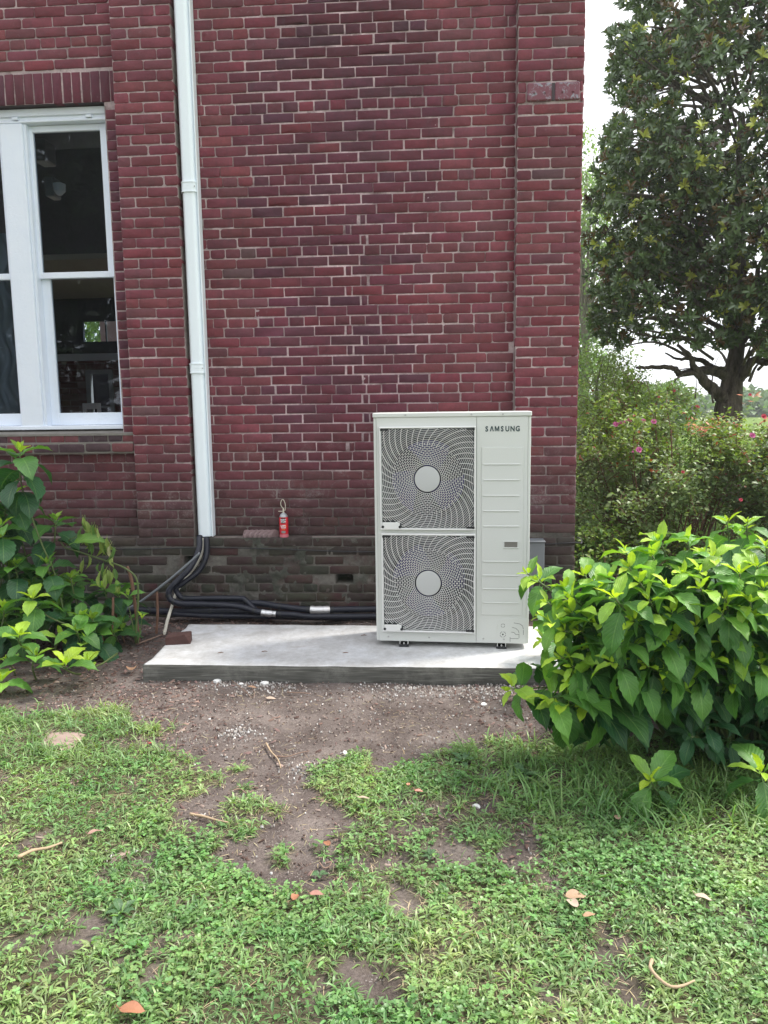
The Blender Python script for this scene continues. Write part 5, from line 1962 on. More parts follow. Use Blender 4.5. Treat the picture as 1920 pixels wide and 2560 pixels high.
far_tree('broadleaf_tree', 'tall light green tree showing between the brick corner and the magnolia', 4.75, 26, 9, 1.5, 1.5, 4.6, 5.6, 11000, .13, (.19, .29, .12), nclump=150, clump=.6)
far_tree('broadleaf_tree', 'low feathery green tree standing behind the rose shrubs next to the brick corner', 3.0, 14.5, 3, .75, .9, .9, 1.75, 5500, .060, (.17, .24, .09), trunk_r=.05, nclump=80, clump=.32)
far_tree('broadleaf_tree', 'pale green round tree at the far end of the garden, left of the magnolia trunk', 12.6, 46, 5, 2.2, 2, 1.4, 1.3, 6000, .26, (.12, .20, .055), nclump=70, clump=.8)
far_tree('broadleaf_tree', 'rounded bright green tree at the right end of the far tree line', 22.5, 46, 5, 2.4, 2, 1.9, 1.6, 8000, .26, (.10, .21, .05), nclump=70, clump=.8)
far_tree('broadleaf_tree', 'large dark tree behind the viewer, seen only mirrored in the window panes', -10.5, -11.5, 11, 8, 3, 8.5, 8.0, 34000, .34, (.04, .07, .03), trunk_r=.35, nclump=340, clump=1.2)
# the mass of trees on the horizon
NL = 30000
tx = rng.uniform(-30, 95, NL)
ty = 92 + rng.normal(0, 4, NL)
hh = 2.0 + 1.7 * vnoise(tx, tx * 0, 7) + 1.0 * vnoise(tx + 50, tx * 0, 2.6)
tz = hh * rng.random(NL) ** .7 - .6
ty = ty - (1 - tz / 7) * 2
cl_ = varied((.085, .15, .06), NL, .35) * (.7 + .6 * vnoise(tx, tz, 1.6)[:, None])
v, f, c = many_leaves(np.stack([tx, ty, tz], 1), rand_unit(NL), rand_unit(NL) + np.array([0, -.5, .8]), rng.uniform(.5, 1.1, NL), .7, cl_)
far_tree('broadleaf_tree', 'bright green tree seen through the opening in the back of the dim room', -9.3, 19, 6, 2.0, 1.5, 2.2, 3.2, 4000, .16, (.12, .20, .06), nclump=50)
tag(join_np('treeline', [(v, f, c)], M_LEAF_SMALL), kind='stuff')


# ------------------------------------------------------------------ rose shrubs
def rose_shrub(label, x, y, rx, ry, h, n, base, flowers, red=0, canes_n=46, name='rose_shrub', cat='shrub', open_=.0):
    r_ = thing(name, label, cat, (x, y, 0), None)
    m_ = MB()
    anchors = []
    for i in range(canes_n):
        a = rnd.uniform(0, 2 * PI)
        rr = math.sqrt(rnd.random())
        tz_ = h * rnd.uniform(.40, 1.14) * (1 - .35 * rr * rr)
        tipp = Vector((x + math.cos(a) * rx * rr, y + math.sin(a) * ry * rr, tz_))
        bs = Vector((x + math.cos(a) * rx * rr * .35, y + math.sin(a) * ry * rr * .35, -.02))
        mid = bs.lerp(tipp, .6) + Vector((rnd.uniform(-.1, .1), rnd.uniform(-.1, .1), .18))
        end = tipp + Vector((math.cos(a) * .18, math.sin(a) * .18, -rnd.uniform(0, .25)))
        pp = spline([bs, mid, tipp, end], 4)
        m_.tube(pp, [.008 * (1 - .7 * k / (len(pp) - 1)) for k in range(len(pp))], 4, caps=False)
        for k in range(5):          # side twigs
            q = pp[rnd.randrange(3, len(pp))]
            e = q + Vector((rnd.uniform(-.25, .25), rnd.uniform(-.25, .25), rnd.uniform(-.05, .22)))
            m_.tube([q, q.lerp(e, .5) + Vector((0, 0, .03)), e], [.004, .003, .002], 3, caps=False)
            anchors += [q.lerp(e, t_) for t_ in (.2, .4, .6, .8, 1.0)]
        anchors += [p for p in pp[4:]]
    m_.build('stem', M_CANE, r_)
    A_ = np.array([p[:] for p in anchors])
    idx = rng.integers(0, len(A_), n)
    P = A_[idx] + rng.normal(0, .055, (n, 3)) * np.array([1, 1, .7])
    P[:, 2] = np.abs(P[:, 2])
    D = rand_unit(n) * np.array([1, 1, .45]) + np.array([0, 0, -.05])
    k = vnoise(P[:, 0] * 1.0 + P[:, 1], P[:, 2], .25)
    colr = varied(base, n, .3) * (.7 + .65 * k[:, None])
    hi = (P[:, 2] > h * .72) & (rng.random(n) < .5)
    colr[hi] = varied((.20, .30, .05), int(hi.sum()), .3)
    if red:
        rd_ = (rng.random(n) < red) & (P[:, 2] > h * .6)
        colr[rd_] = varied((.34, .09, .04), int(rd_.sum()), .3)
    v, f, c = many_leaves(P, D, np.array([[0, -.2, 1.]]) + rand_unit(n) * .55, rng.uniform(.028, .060, n), .62, colr)
    join_np('foliage', [(v, f, c)], M_LEAF_SMALL, r_)
    for (fx, fy, dep, rad, colf, nm) in flowers:
        p = atd(fx, fy, 'y', dep)
        fm = MB()
        if nm == 'young_leaf':
            for q in range(9):
                d = Vector((rnd.uniform(-1, 1), rnd.uniform(-.5, .3), rnd.uniform(-.3, .6))).normalized()
                s = d.cross(Vector((rnd.uniform(-.4, .4), -.3, 1))).normalized() * rad * .16
                b = p + Vector((rnd.uniform(-1, 1), rnd.uniform(-1, 1), rnd.uniform(-.6, .6))) * rad * .9
                MB().add([b, b + d * rad * .4 - s, b + d * rad * .75, b + d * rad * .4 + s], [(0, 1, 2, 3)]).build(nm, colf, r_)
            continue
        rad *= rnd.uniform(.42, .62)
        for layer, (np_, el, rr) in enumerate(((6, .35, 1.0), (5, .9, .75), (4, 1.25, .5))):
            for q in range(np_):
                a = q * 2 * PI / np_ + layer * .5 + rnd.uniform(-.2, .2)
                d = Vector((math.cos(a) * math.cos(el), -.5 * math.sin(el) + math.sin(a) * .4 * math.cos(el), math.sin(a) * math.cos(el) * .8 + math.sin(el) * .6)).normalized()
                s = d.cross(Vector((0, -1, .3))).normalized() * rad * rr * .5
                b = p
                fm.add([b, b + d * rad * rr * .6 - s, b + d * rad * rr * 1.0 - s * .5, b + d * rad * rr * 1.05 + s * .5, b + d * rad * rr * .6 + s], [(0, 1, 2, 3, 4)])
        fm.build(nm, colf, r_)
    return r_


M_PINK = simple('pink_petal', (.58, .14, .33), .55, var=.25, scale=60)
M_ROSE = simple('red_petal', (.55, .07, .11), .55, var=.2, scale=60)
M_ORNG = simple('orange_young_leaf', (.42, .12, .05), .5, var=.3, scale=40)
rose_shrub('dense rose shrub with pink blooms growing right behind the brick corner', 2.15, 7.4, 1.0, .85, 1.50, 19000, (.17, .24, .095),
           [(1330, 917, 6.9, .045, M_PINK, 'flower'), (1342, 915, 6.88, .045, M_PINK, 'flower'), (1352, 911, 6.88, .04, M_PINK, 'flower'), (1360, 908, 6.9, .045, M_PINK, 'flower'),
            (1390, 909, 7.0, .038, M_PINK, 'flower'), (1412, 911, 7.0, .05, M_PINK, 'flower'), (1380, 972, 6.7, .055, M_PINK, 'flower'), (1367, 976, 6.7, .022, M_PINK, 'flower')], red=.03, canes_n=60)
rose_shrub('dark grey green rose shrub with orange red young leaves in front of the magnolia trunk', 3.75, 7.3, 1.15, .9, 1.36, 20000, (.145, .20, .11),
           [(1625, 941, 6.8, .045, M_PINK, 'flower'), (1620, 853, 7.2, .035, M_ROSE, 'flower'), (1500, 925, 7.0, .06, M_ORNG, 'young_leaf'), (1515, 918, 7.0, .07, M_ORNG, 'young_leaf'), (1530, 925, 7.0, .07, M_ORNG, 'young_leaf'),
            (1490, 912, 7.0, .05, M_ORNG, 'young_leaf'), (1550, 908, 7.0, .05, M_ORNG, 'young_leaf'), (1580, 914, 7.0, .05, M_ORNG, 'young_leaf'), (1622, 862, 7.0, .08, M_ORNG, 'young_leaf'),
            (1475, 1020, 6.5, .03, M_ROSE, 'flower'), (1512, 935, 7.0, .07, M_ORNG, 'young_leaf'), (1600, 1080, 6.5, .03, M_ROSE, 'flower')], red=.07, canes_n=66)
rose_shrub('tall loose rose shrub with a few small red blooms further back beside the brick corner', 2.3, 9.6, .62, .8, 1.80, 11000, (.17, .24, .08),
           [(1475, 997, 9, .03, M_ROSE, 'flower'), (1455, 868 - 24, 9, .05, M_ROSE, 'flower'), (1425, 883 - 24, 9, .045, M_ROSE, 'flower'), (1505, 880, 8.9, .05, M_ROSE, 'flower')], red=.02, canes_n=50)
rose_shrub('reddish rose shrub at the right edge beside the magnolia', 5.3, 7.8, 1.0, .8, 1.30, 11000, (.06, .09, .045), [(1650, 900, 7.0, .04, M_ROSE, 'flower'), (1645, 915, 7.0, .07, M_ORNG, 'young_leaf')], red=.12, canes_n=40)
rose_shrub('bright green vine tangle with broad leaves between the rose shrubs', 2.9, 8.4, 1.3, .5, 1.38, 4500, (.13, .26, .045), [], canes_n=30, name='vine_tangle', cat='vine')
rose_shrub('low green weedy plants on the ground just beyond the brick corner', 1.75, 6.9, .75, .7, .42, 6000, (.10, .18, .04), [], canes_n=30, name='weed_patch', cat='plants')


# ------------------------------------------------------------------ lawn: blades, clover and dry thatch
def scatter(n, x0, x1, y0, y1, fn):
    out = np.empty((0, 2))
    while len(out) < n:
        p = np.stack([rng.uniform(x0, x1, n * 2), rng.uniform(y0, y1, n * 2)], 1)
        keep = rng.random(len(p)) < fn(p[:, 0], p[:, 1])
        out = np.concatenate([out, p[keep]])
        if keep.sum() < n * .002:
            break
    return out[:n]


def blades(p, L, w, az, tilt, col, z=None, bend=.8):
    n = len(p)
    z = gz(p[:, 0], p[:, 1]) - .004 if z is None else z
    B = np.stack([p[:, 0], p[:, 1], z], 1)
    h = np.stack([np.cos(az), np.sin(az), np.zeros(n)], 1)
    s = np.stack([-np.sin(az), np.cos(az), np.zeros(n)], 1)
    rolla = rng.uniform(-.5, .5, n)
    s = s * np.cos(rolla)[:, None] + np.array([0, 0, 1.])[None] * np.sin(rolla)[:, None]
    up = np.array([[0, 0, 1.]])
    pts = []
    P = B.copy()
    th = tilt.copy()
    ws_ = (.55, 1.0, .75)
    for k in range(3):
        pts.append(P - s * (w * ws_[k] / 2)[:, None])
        pts.append(P + s * (w * ws_[k] / 2)[:, None])
        dd_ = h * np.cos(th)[:, None] + up * np.sin(th)[:, None]
        P = P + dd_ * (L / 3)[:, None]
        th = th - bend * rng.uniform(.4, 1.2, n)
    P[:, 2] = np.maximum(P[:, 2], z + .004)
    pts.append(P)
    V = np.stack(pts, 1)
    for k in range(2, 7):
        V[:, k, 2] = np.maximum(V[:, k, 2], z + .003)
    o_ = (np.arange(n) * 7)[:, None]
    Q = np.concatenate([o_ + np.array([[0, 1, 3, 2]]), o_ + np.array([[2, 3, 5, 4]])])
    T_ = o_ + np.array([[4, 5, 6]])
    return V.reshape(-1, 3), [Q, T_], np.repeat(col, 7, axis=0)


def lawn_color(x, y, n, v=.3):
    k = np.clip((vnoise(x, y, .35) * .6 + vnoise(x + 9, y, .1) * .4 - .3) * 2.0, 0, 1)[:, None]
    a = np.array([.170, .290, .110])
    b = np.array([.300, .390, .160])
    c = a * (1 - k) + b * k
    return c * rng.uniform(1 - v, 1 + v, (n, 1)) * (1 + rng.uniform(-.1, .1, (n, 3)))


parts = []
# tufts of broad crabgrass blades
nt_ = 8800
tp = scatter(nt_, -2.6, 2.9, 1.35, 4.3, lambda x, y: grass_density(x, y) * (.35 + .65 * np.clip((vnoise(x + 20, y, .3) - .35) * 4, 0, 1)) * np.where(y < 2.4, 1.15, .85) / 1.2)
per = 8
P = np.repeat(tp, per, 0)
n = len(P)
az = rng.uniform(0, 2 * PI, n)
P = P + np.stack([np.cos(az), np.sin(az)], 1) * rng.uniform(0, .012, n)[:, None]
col = np.repeat(lawn_color(tp[:, 0], tp[:, 1], len(tp), .25), per, 0) * rng.uniform(.8, 1.2, (n, 1))
parts.append(blades(P, rng.uniform(.022, .065, n), rng.uniform(.0035, .008, n), az, rng.uniform(.25, 1.25, n), col))
# finer single blades
n = 70000
P = scatter(n, -2.6, 2.9, 1.35, 4.3, lambda x, y: grass_density(x, y) * .9)
n = len(P)
parts.append(blades(P, rng.uniform(.015, .05, n), rng.uniform(.0018, .0036, n), rng.uniform(0, 6.28, n), rng.uniform(.1, 1.3, n), lawn_color(P[:, 0], P[:, 1], n, .35) * 1.05))
# long lush grass in the bush shade and at lawn edges
n = 5200
P = scatter(n, .1, 3.0, 2.4, 3.75, lambda x, y: grass_density(x, y) * np.clip(1 - np.hypot((x - 1.25) / 1.5, (y - 3.15) / .55), 0, 1))
n = len(P)
parts.append(blades(P, rng.uniform(.06, .15, n), rng.uniform(.004, .008, n), rng.uniform(0, 6.28, n), rng.uniform(.7, 1.4, n), lawn_color(P[:, 0], P[:, 1], n) * np.array([.8, .95, .8]), bend=.55))
n = 1500
P = scatter(n, -2.6, -.9, 3.2, 3.95, lambda x, y: grass_density(x, y) * vnoise(x, y, .1))
n = len(P)
parts.append(blades(P, rng.uniform(.05, .11, n), rng.uniform(.004, .007, n), rng.uniform(0, 6.28, n), rng.uniform(.6, 1.4, n), lawn_color(P[:, 0], P[:, 1], n), bend=.55))
o = join_np('grass', parts, M_GRASS)
tag(o, 'short mixed green lawn grass round the bare soil', 'grass', kind='stuff')

# clover and small round leaved weeds
nc = 15000
cp_ = scatter(nc, -2.6, 2.9, 1.35, 4.0, lambda x, y: grass_density(x, y) * np.clip((vnoise(x + 3, y + 40, .28) - .30) * 2.2, .15, 1) * np.where(y < 2.7, 1, .4))
nc = len(cp_)
zc_ = gz(cp_[:, 0], cp_[:, 1]) + rng.uniform(.006, .036, nc)
rad = rng.uniform(.0045, .0105, nc)
V, base_ = [], np.stack([cp_[:, 0], cp_[:, 1], zc_], 1)
a0 = rng.uniform(0, 6.28, nc)
Cc = lawn_color(cp_[:, 0], cp_[:, 1], nc, .25) * np.array([.92, 1.05, .95])
VV, FF, CC = [], [], []
b = 0
for q in range(3):
    a = a0 + q * 2 * PI / 3
    D = np.stack([np.cos(a), np.sin(a), rng.uniform(-.25, .5, nc)], 1)
    v, f, c = many_leaves(base_, D, np.array([[0, 0, 1.]]) + rng.normal(0, .18, (nc, 3)), rad * 1.25, 1.05, Cc, fold=.15, kind='oval', curl=.06)
    VV.append(v)
    FF.append(f[0] + b)
    CC.append(c)
    b += len(v)
o = np_mesh('clover', np.concatenate(VV), [np.concatenate(FF)], M_GRASS, col=np.concatenate(CC))
tag(o, 'patches of clover growing through the lawn', 'clover', kind='stuff')

# broad oval weed leaves mixed into the lawn
nw = 17000
wp = scatter(nw, -2.6, 2.9, 1.35, 3.9, lambda x, y: grass_density(x, y) * np.clip((vnoise(x + 13, y + 4, .22) - .30) * 3, .12, 1))
nw = len(wp)
a = rng.uniform(0, 6.28, nw)
D = np.stack([np.cos(a), np.sin(a), rng.uniform(.0, .8, nw)], 1)
v, f, c = many_leaves(np.stack([wp[:, 0], wp[:, 1], gz(wp[:, 0], wp[:, 1]) + rng.uniform(.004, .02, nw)], 1), D, np.array([[0, 0, 1.]]) + rng.normal(0, .3, (nw, 3)), rng.uniform(.012, .036, nw), .34, lawn_color(wp[:, 0], wp[:, 1], nw, .3) * np.array([.85, 1, .9]), kind='oval')
o = join_np('weeds', [(v, f, c)], M_GRASS)
tag(o, 'small broad leaved weeds scattered in the lawn', 'weeds', kind='stuff')

# dry thatch
n = 30000
P = scatter(n, -2.6, 2.9, 1.35, 4.1, lambda x, y: np.where(grass_density(x, y) > .05, .55, .14) * np.clip((vnoise(x + 31, y, .25) - .25) * 2.4, .08, 1))
n = len(P)
cdry = varied((.42, .35, .22), n, .35)
v, f, c = blades(P, rng.uniform(.02, .07, n), rng.uniform(.0012, .0028, n), rng.uniform(0, 6.28, n), rng.uniform(0, .35, n), cdry, bend=.15)
o = np_mesh('dry_grass', v, f, M_CHIP, col=c)
tag(o, 'dry straw coloured thatch lying in the lawn', 'dry grass', kind='stuff')

# lawn beyond the building corner
n = 26000
P = np.stack([rng.uniform(1.1, 9, n), rng.uniform(5.9, 16, n)], 1)
parts = [blades(P, rng.uniform(.05, .14, n), rng.uniform(.008, .018, n), rng.uniform(0, 6.28, n), rng.uniform(.5, 1.4, n), varied((.16, .26, .045), n, .35), z=np.zeros(n))]
o = join_np('grass', parts, M_GRASS)
tag(o, 'sunlit yellow green grass beyond the brick corner', 'grass', kind='stuff')


# mulch and wood chips, gravel
def chips(n, fn, x0, x1, y0, y1, lo, hi, cols, th=.0022):
    p = scatter(n, x0, x1, y0, y1, fn)
    n = len(p)
    z = gz(p[:, 0], p[:, 1]) + rng.uniform(-.001, .007, n)
    a = rng.uniform(0, 6.28, n)
    L = rng.uniform(lo, hi, n)
    w = L * rng.uniform(.15, .45, n)
    h = np.stack([np.cos(a), np.sin(a), rng.normal(0, .22, n)], 1)
    s = np.stack([-np.sin(a), np.cos(a), rng.normal(0, .25, n)], 1)
    c0 = np.stack([p[:, 0], p[:, 1], z], 1)
    pr = [(-.5, -.5, 0), (.5, -.35, 0), (.5, .4, 0), (-.45, .5, 0), (-.4, -.3, 1), (.42, -.25, 1), (.4, .3, 1), (-.38, .35, 1)]
    V = np.stack([c0 + h * (L * q[0])[:, None] + s * (w * q[1])[:, None] + np.array([0, 0, th * q[2] * 1.8]) for q in pr], 1)
    F = np.array([(4, 5, 6, 7), (0, 1, 5, 4), (1, 2, 6, 5), (2, 3, 7, 6), (3, 0, 4, 7)])
    FF = (F[None] + (np.arange(n) * 8)[:, None, None]).reshape(-1, 4)
    cc2 = np.array(cols)[rng.integers(0, len(cols), n)] * rng.uniform(.6, 1.35, (n, 1))
    return V.reshape(-1, 3), [FF], np.repeat(cc2, 8, axis=0)


bareish = lambda x, y: (1 - np.clip(grass_density(x, y) * 1.6, 0, 1)) * (y < 5.66)
mul = lambda x, y: bareish(x, y) * np.clip(.10 + 1.2 * np.clip((x - .15) / .5, 0, 1) + 1.1 * np.clip((-1.05 - x) / .5, 0, 1) + .5 * np.clip((y - 5.1) / .2, 0, 1), 0, 1) * ~((x > sx0) & (x < sx1) & (y > sy0) & (y < sy1))
c1 = chips(9500, mul, -3.6, 2.8, 2.4, 5.66, .008, .035, [(.16, .10, .085), (.22, .15, .125), (.11, .07, .06), (.30, .23, .20), (.20, .13, .12)])
c2 = chips(3500, lambda x, y: bareish(x, y) * .6 * ~((x > sx0) & (x < sx1) & (y > sy0) & (y < sy1)), -2.2, 1.5, 2.4, 4.3, .004, .015, [(.20, .14, .12), (.34, .29, .25), (.10, .07, .06)])
o = join_np('mulch', [c1, c2], M_CHIP)
tag(o, 'brown wood chip mulch and bark bits on the bare soil', 'mulch', kind='stuff')


def lime_w(x, y):
    w_ = np.zeros_like(x)
    for (a_, b_, r, k) in ((520, 1582, .09, 1), (665, 1665, .07, 1), (560, 1478, .16, .8), (880, 1478, .25, .5), (1060, 1476, .25, .8), (480, 1473, .1, 1), (1190, 1500, .1, .4), (255, 1850, .05, .6)):
        p = atd(a_, b_, 'z', 0)
        w_ = np.maximum(w_, k * np.exp(-(np.hypot(x - p.x, (y - p.y) * 1.2) / r) ** 2))
    return np.clip(w_ + .02 * bareish(x, y), 0, 1) * (y < 4.275)


c3 = chips(1500, lime_w, -2.1, 1.2, 2.4, 4.28, .004, .014, [(.42, .40, .38), (.34, .31, .29), (.58, .57, .56), (.28, .25, .23)], th=.004)
o = join_np('gravel', [c3], M_CHIP)
tag(o, 'white lime crumbs and small gravel along the slab edge', 'gravel', kind='stuff')

# larger chalky stones at the slab's front edge and in the path
M_CHALK = simple('chalky_stone', (.66, .66, .65), .9, var=.25, scale=30, bump=.7, bdist=.003)
M_SAND = simple('sandstone', (.30, .22, .19), .95, var=.35, scale=9, bump=.9, bscale=40, bdist=.006)


def stone(name, label, px_, py_, r, mat, cat='stone', flat=.55, seed=0, group=None, z=None):
    p = atd(px_, py_, 'z', 0)
    r_ = random.Random(seed)
    import bmesh
    bm = bmesh.new()
    bmesh.ops.create_icosphere(bm, subdivisions=2, radius=1)
    for v_ in bm.verts:
        q_ = v_.co.copy()
        k_ = 1 + .22 * math.sin(q_.x * 3 + seed) + .16 * math.sin(q_.y * 5 + seed * 2) + r_.uniform(-.10, .10)
        v_.co = Vector((q_.x * r * k_, q_.y * r * .75 * k_, q_.z * r * flat * (1 if q_.z < .2 else .8)))
    me = bpy.data.meshes.new(name)
    bm.to_mesh(me)
    bm.free()
    me.materials.append(mat)
    o_ = bpy.data.objects.new(name, me)
    COL.objects.link(o_)
    o_.location = (p.x, p.y, float(gz(p.x, p.y)) + r * flat * .35)
    o_.rotation_euler = (0, 0, r_.uniform(0, 3))
    return tag(o_, label, cat, group)


stone('stone', 'white chalky lump leaning at the slab front edge, leftmost of the row', 468, 1474, .028, M_CHALK, seed=1)
stone('stone', 'broad pale chalky lump under the slab front edge between two smaller ones', 572, 1478, .030, M_CHALK, seed=2)
stone('stone', 'small whitish lump at the slab edge just right of the leftmost one', 520, 1478, .018, M_CHALK, seed=3)
stone('stone', 'small bright white stone on the bare path near the grass tip', 745, 1629, .019, M_CHALK, seed=4)
stone('stone', 'flat pinkish stone half sunk in the lawn below the left grass', 258, 1850, .034, M_SAND, seed=5, flat=.3)
stone('stone', 'small pale stone in the lawn below the hydrangea', 1030, 1750, .017, M_CHALK, seed=6)
stone('stepping_stone', 'flat brown stepping stone sunk in the grass by the left shrub', 133, 1608, .135, M_SAND, seed=7, flat=.13)
stone('stone', 'whitish stone under the lowest right leaf of the hydrangea tip by the slab', 1045, 1520, .020, M_CHALK, seed=8)


# fallen leaves
def dry_leaf(label, px_, py_, L, az, col, curl=.35, wid=.45, name='fallen_leaf', lift=.012, tiltz=.15):
    L = L * 1.05
    if py_ > 1690:
        lift = max(lift, .034)
    p = atd(px_, py_, 'z', .01)
    nt2 = 8
    vs = []
    for i in range(nt2 + 1):
        t = i / nt2
        w = wid * .5 * math.sin(PI * t ** .85) ** .8
        for c in (-1, -.5, 0, .5, 1):
            vs.append(((t - .5) * L, w * c * L, (curl * (w * c) ** 2 * 2.2 + .12 * math.sin(t * PI) * curl + .02 * math.sin(t * 9 + c * 3)) * L))
    fs = [(i * 5 + j, (i + 1) * 5 + j, (i + 1) * 5 + j + 1, i * 5 + j + 1) for i in range(nt2) for j in range(4)]
    m_ = MB().add(vs, fs)
    m_.tube([(-.5 * L, 0, 0), (-.62 * L, 0, .01)], .0012, 4)
    key = 'dry_leaf_%02d%02d%02d' % tuple(int(x * 99) for x in col)
    mt = bpy.data.materials.get(key) or simple(key, col, .7, var=.35, scale=50, bump=.4, bscale=90, bdist=.002)
    o_ = m_.build(name, mt, smooth=True)
    o_.location = (p.x, p.y, float(gz(p.x, p.y)) + lift)
    o_.rotation_euler = (rnd.uniform(-.25, .25), tiltz, az)
    return tag(o_, label, 'leaf', 'fallen dry leaves')


TAN, RUST, PINK, PALE = (.34, .20, .12), (.30, .13, .07), (.34, .21, .17), (.42, .32, .25)
for a in ((('large curled tan dead leaf standing on the soil left of the slab corner'), 285, 1450, .085, 1.9, TAN, .6, .7, 'fallen_leaf', .03),
          ('pale pinkish dead leaf in the left lawn above the flat stone', 206, 1815, .055, .9, PINK, .4, .5),
          ('tan dead leaf cut by the bottom edge of the photo', 287, 2206, .065, .1, RUST, .4, .6),
          ('small rust leaf standing at the bottom of the path', 638, 1955, .040, 1.3, RUST, .5, .6),
          ('dull pink leaf beside the small rust leaf', 684, 1948, .045, .2, (.30, .15, .12), .4, .5),
          ('brown dead leaf of the pair in the right lawn, the one at the back', 1243, 1958, .070, .3, (.33, .22, .14), .4, .6),
          ('pinkish pale dead leaf of the pair in the right lawn, the one in front', 1235, 1975, .058, 2.0, PALE, .5, .5),
          ('small tan curled leaf just below the pair in the right lawn', 1272, 2000, .045, .5, TAN, .4, .4),
          ('pale tan leaf lying alone near the right edge of the lawn', 1518, 1965, .050, -.3, PALE, .4, .5),
          ('reddish brown leaf upright near the stepping grass below the path', 706, 1830, .045, 2.2, RUST, .5, .5),
          ('pale leaf lying on the soil below the slab with its long stalk', 585, 1508, .055, .2, PALE, .2, .4),
          ('long tan leaf on the soil under the white chalky lumps', 545, 1484, .050, -.1, TAN, .2, .35),
          ('red tinted small leaf in the grass right of the path', 905, 1728, .035, .1, (.5, .2, .16), .3, .5),
          ('light orange small leaf in the grass right of the path', 882, 1718, .030, 1.8, (.55, .25, .16), .3, .5),
          ('dull pale leaf in the grass close to the hydrangea grass', 785, 1740, .05, .1, PALE, .2, .35),
          ('brown upright leaf in shade under the hydrangea', 1333, 1782, .045, 1.6, (.3, .2, .14), .4, .5),
          ('tiny red leaf in the left lawn', 325, 1602, .022, .5, (.5, .06, .03), .3, .7),
          ('dark brown curled leaf under the pruned stubs, nearest the soil edge', 255, 1372, .09, .4, (.10, .06, .04), .6, .5),
          ('grey brown curled leaf behind the dark one under the stubs', 232, 1368, .09, 2.4, (.14, .09, .07), .6, .5),
          ('brown leaf lying left of the pruned stubs', 300, 1395, .07, 1.4, (.16, .10, .08), .5, .5)):
    dry_leaf(*a)


def stick(label, pts, r, mat, name='stick', depth_z=.012):
    P = [atd(a, b, 'z', depth_z) for a, b in pts]
    P = [Vector((p.x, p.y, float(gz(p.x, p.y)) + depth_z + r)) for p in P]
    pp = spline(P, 5)
    o_ = MB().tube([p - pp[0] for p in pp], [r * (1.1 - .5 * i / (len(pp) - 1)) * rnd.uniform(.85, 1.15) for i in range(len(pp))], 6).build(name, mat, smooth=True)
    o_.location = pp[0]
    return tag(o_, label, 'stick')


M_TWIG = simple('pale_twig', (.42, .31, .20), .85, var=.3, scale=60, bump=.5)
M_TWIG2 = simple('brown_twig', (.24, .16, .12), .9, var=.3, scale=60, bump=.5)
stick('pale bent twig lying in the clover at the bottom right', [(1408, 2082), (1405, 2100), (1425, 2125), (1450, 2140), (1475, 2138), (1500, 2128)], .0050, M_TWIG, depth_z=.035)
stick('long pale split stick across the left lawn', [(40, 1865), (70, 1850), (105, 1842), (135, 1830)], .0060, M_TWIG, depth_z=.03)
stick('slightly curved brown twig on the bare soil left of centre', [(410, 1758), (440, 1762), (465, 1770), (492, 1780)], .0050, M_TWIG)
stick('short twig in two lengths pointing down the bare path', [(575, 1604), (585, 1622), (600, 1640), (607, 1660)], .0040, M_TWIG)
stick('thin branching twig lying across the path right of the short twig', [(592, 1632), (620, 1634), (645, 1626), (668, 1622)], .0028, M_TWIG2)
stick('hooked thin root on the soil in front of the slab', [(500, 1470), (530, 1495), (545, 1510), (550, 1498), (540, 1480)], .0022, M_TWIG2)
stick('small forked brown twig on soil near the grass tufts', [(505, 1707), (520, 1704), (532, 1712), (548, 1706)], .0026, M_TWIG2)
stick('curved thin twig at the base of the bare path', [(690, 1855), (700, 1866), (712, 1862), (718, 1850)], .0026, M_TWIG2)
stick('short dark twig lying on the mulch by the slab front', [(620, 1497), (650, 1498), (672, 1500)], .0035, M_TWIG2)
stick('thin fallen stick in the dark under the hydrangea', [(1430, 1638), (1470, 1640), (1500, 1644)], .004, M_TWIG)
stick('dark twig lying left of the drain hose by the cane stubs', [(300, 1395), (330, 1385), (352, 1376)], .006, M_TWIG2)
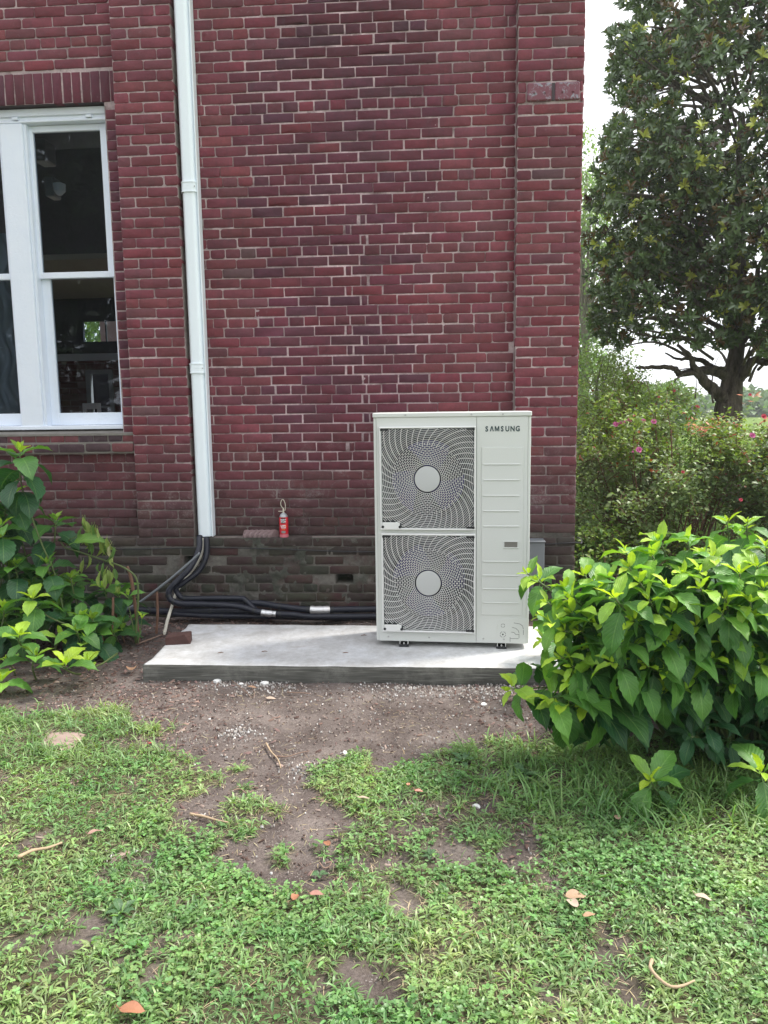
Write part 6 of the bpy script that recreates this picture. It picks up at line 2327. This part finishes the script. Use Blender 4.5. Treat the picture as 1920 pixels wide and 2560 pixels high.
for i, (lab, a, b) in enumerate((('thin straw bit on the slab top near the middle', 740, 1410), ('dark chip on the slab top right of the loose brick', 470, 1410), ('tiny dark leaf bit on the slab left of centre', 565, 1407), ('rusty wire loop on the slab beside the unit', 780, 1372))):
    p = atd(a, b, 'z', .104)
    o_ = MB().tube([Vector((0, 0, 0)), Vector((.02, .006, .002)), Vector((.036, .004, 0))], [.0022, .003, .0015], 5).build('debris_chip', M_TWIG2)
    o_.location = (p.x, p.y, .103)
    tag(o_, lab, 'debris')

# broad dock-like weeds with blue green leaves in the lawn
for (lab, a, b, L, k) in (('broad leaved blue green weed rosette in the left lawn', 262, 1990, .055, 6), ('flattened grey leaved weed at the grass edge below the hydrangea', 1130, 1680, .075, 7),
                          ('broad leaved weed in the lower middle of the lawn', 690, 1890, .03, 5), ('small round leaved seedling against the wall base behind the slab', 462, 1337, .03, 4),
                          ('broad leaved weed in shade at the grass edge', 1000, 1655, .06, 6), ('small weed rosette in the bare right patch', 930, 1855, .035, 7)):
    p = atd(a, b, 'z', .0)
    rt = thing('weed_plant', lab, 'weed', (p.x, p.y, float(gz(p.x, p.y))))
    for q in range(k):
        az_ = q * 2.4 + rnd.uniform(-.2, .2)
        d = Vector((math.cos(az_), math.sin(az_), rnd.uniform(.1, .7)))
        R3 = frame_from(d, Vector((0, 0, 1)))
        ob = bpy.data.objects.new('leaf', TPM[rnd.choice([1, 2, 7])])
        COL.objects.link(ob)
        ob.parent = rt
        l_ = L * rnd.uniform(.8, 1.2)
        M4 = R3.to_4x4() @ Matrix.Diagonal((l_, l_, l_, 1))
        M4.translation = d * .12 * l_ + Vector((0, 0, .012))
        ob.matrix_local = M4
        ob.color = (.10, .20, .09, 1)

# ------------------------------------------------------------------ damp summer haze
hz_ = NT('haze_air')
pv = hz_.n('VolumePrincipled', {'Color': (0.93, 0.96, 1.0, 1), 'Density': 0.0014, 'Anisotropy': 0.3})
hz_.t.links.new(pv.outputs[0], hz_.out.inputs['Volume'])
haze = MB().box(-330, 330, -70, 450, -1.2, 18.0).build('haze', hz_.m)
tag(haze, kind='stuff')
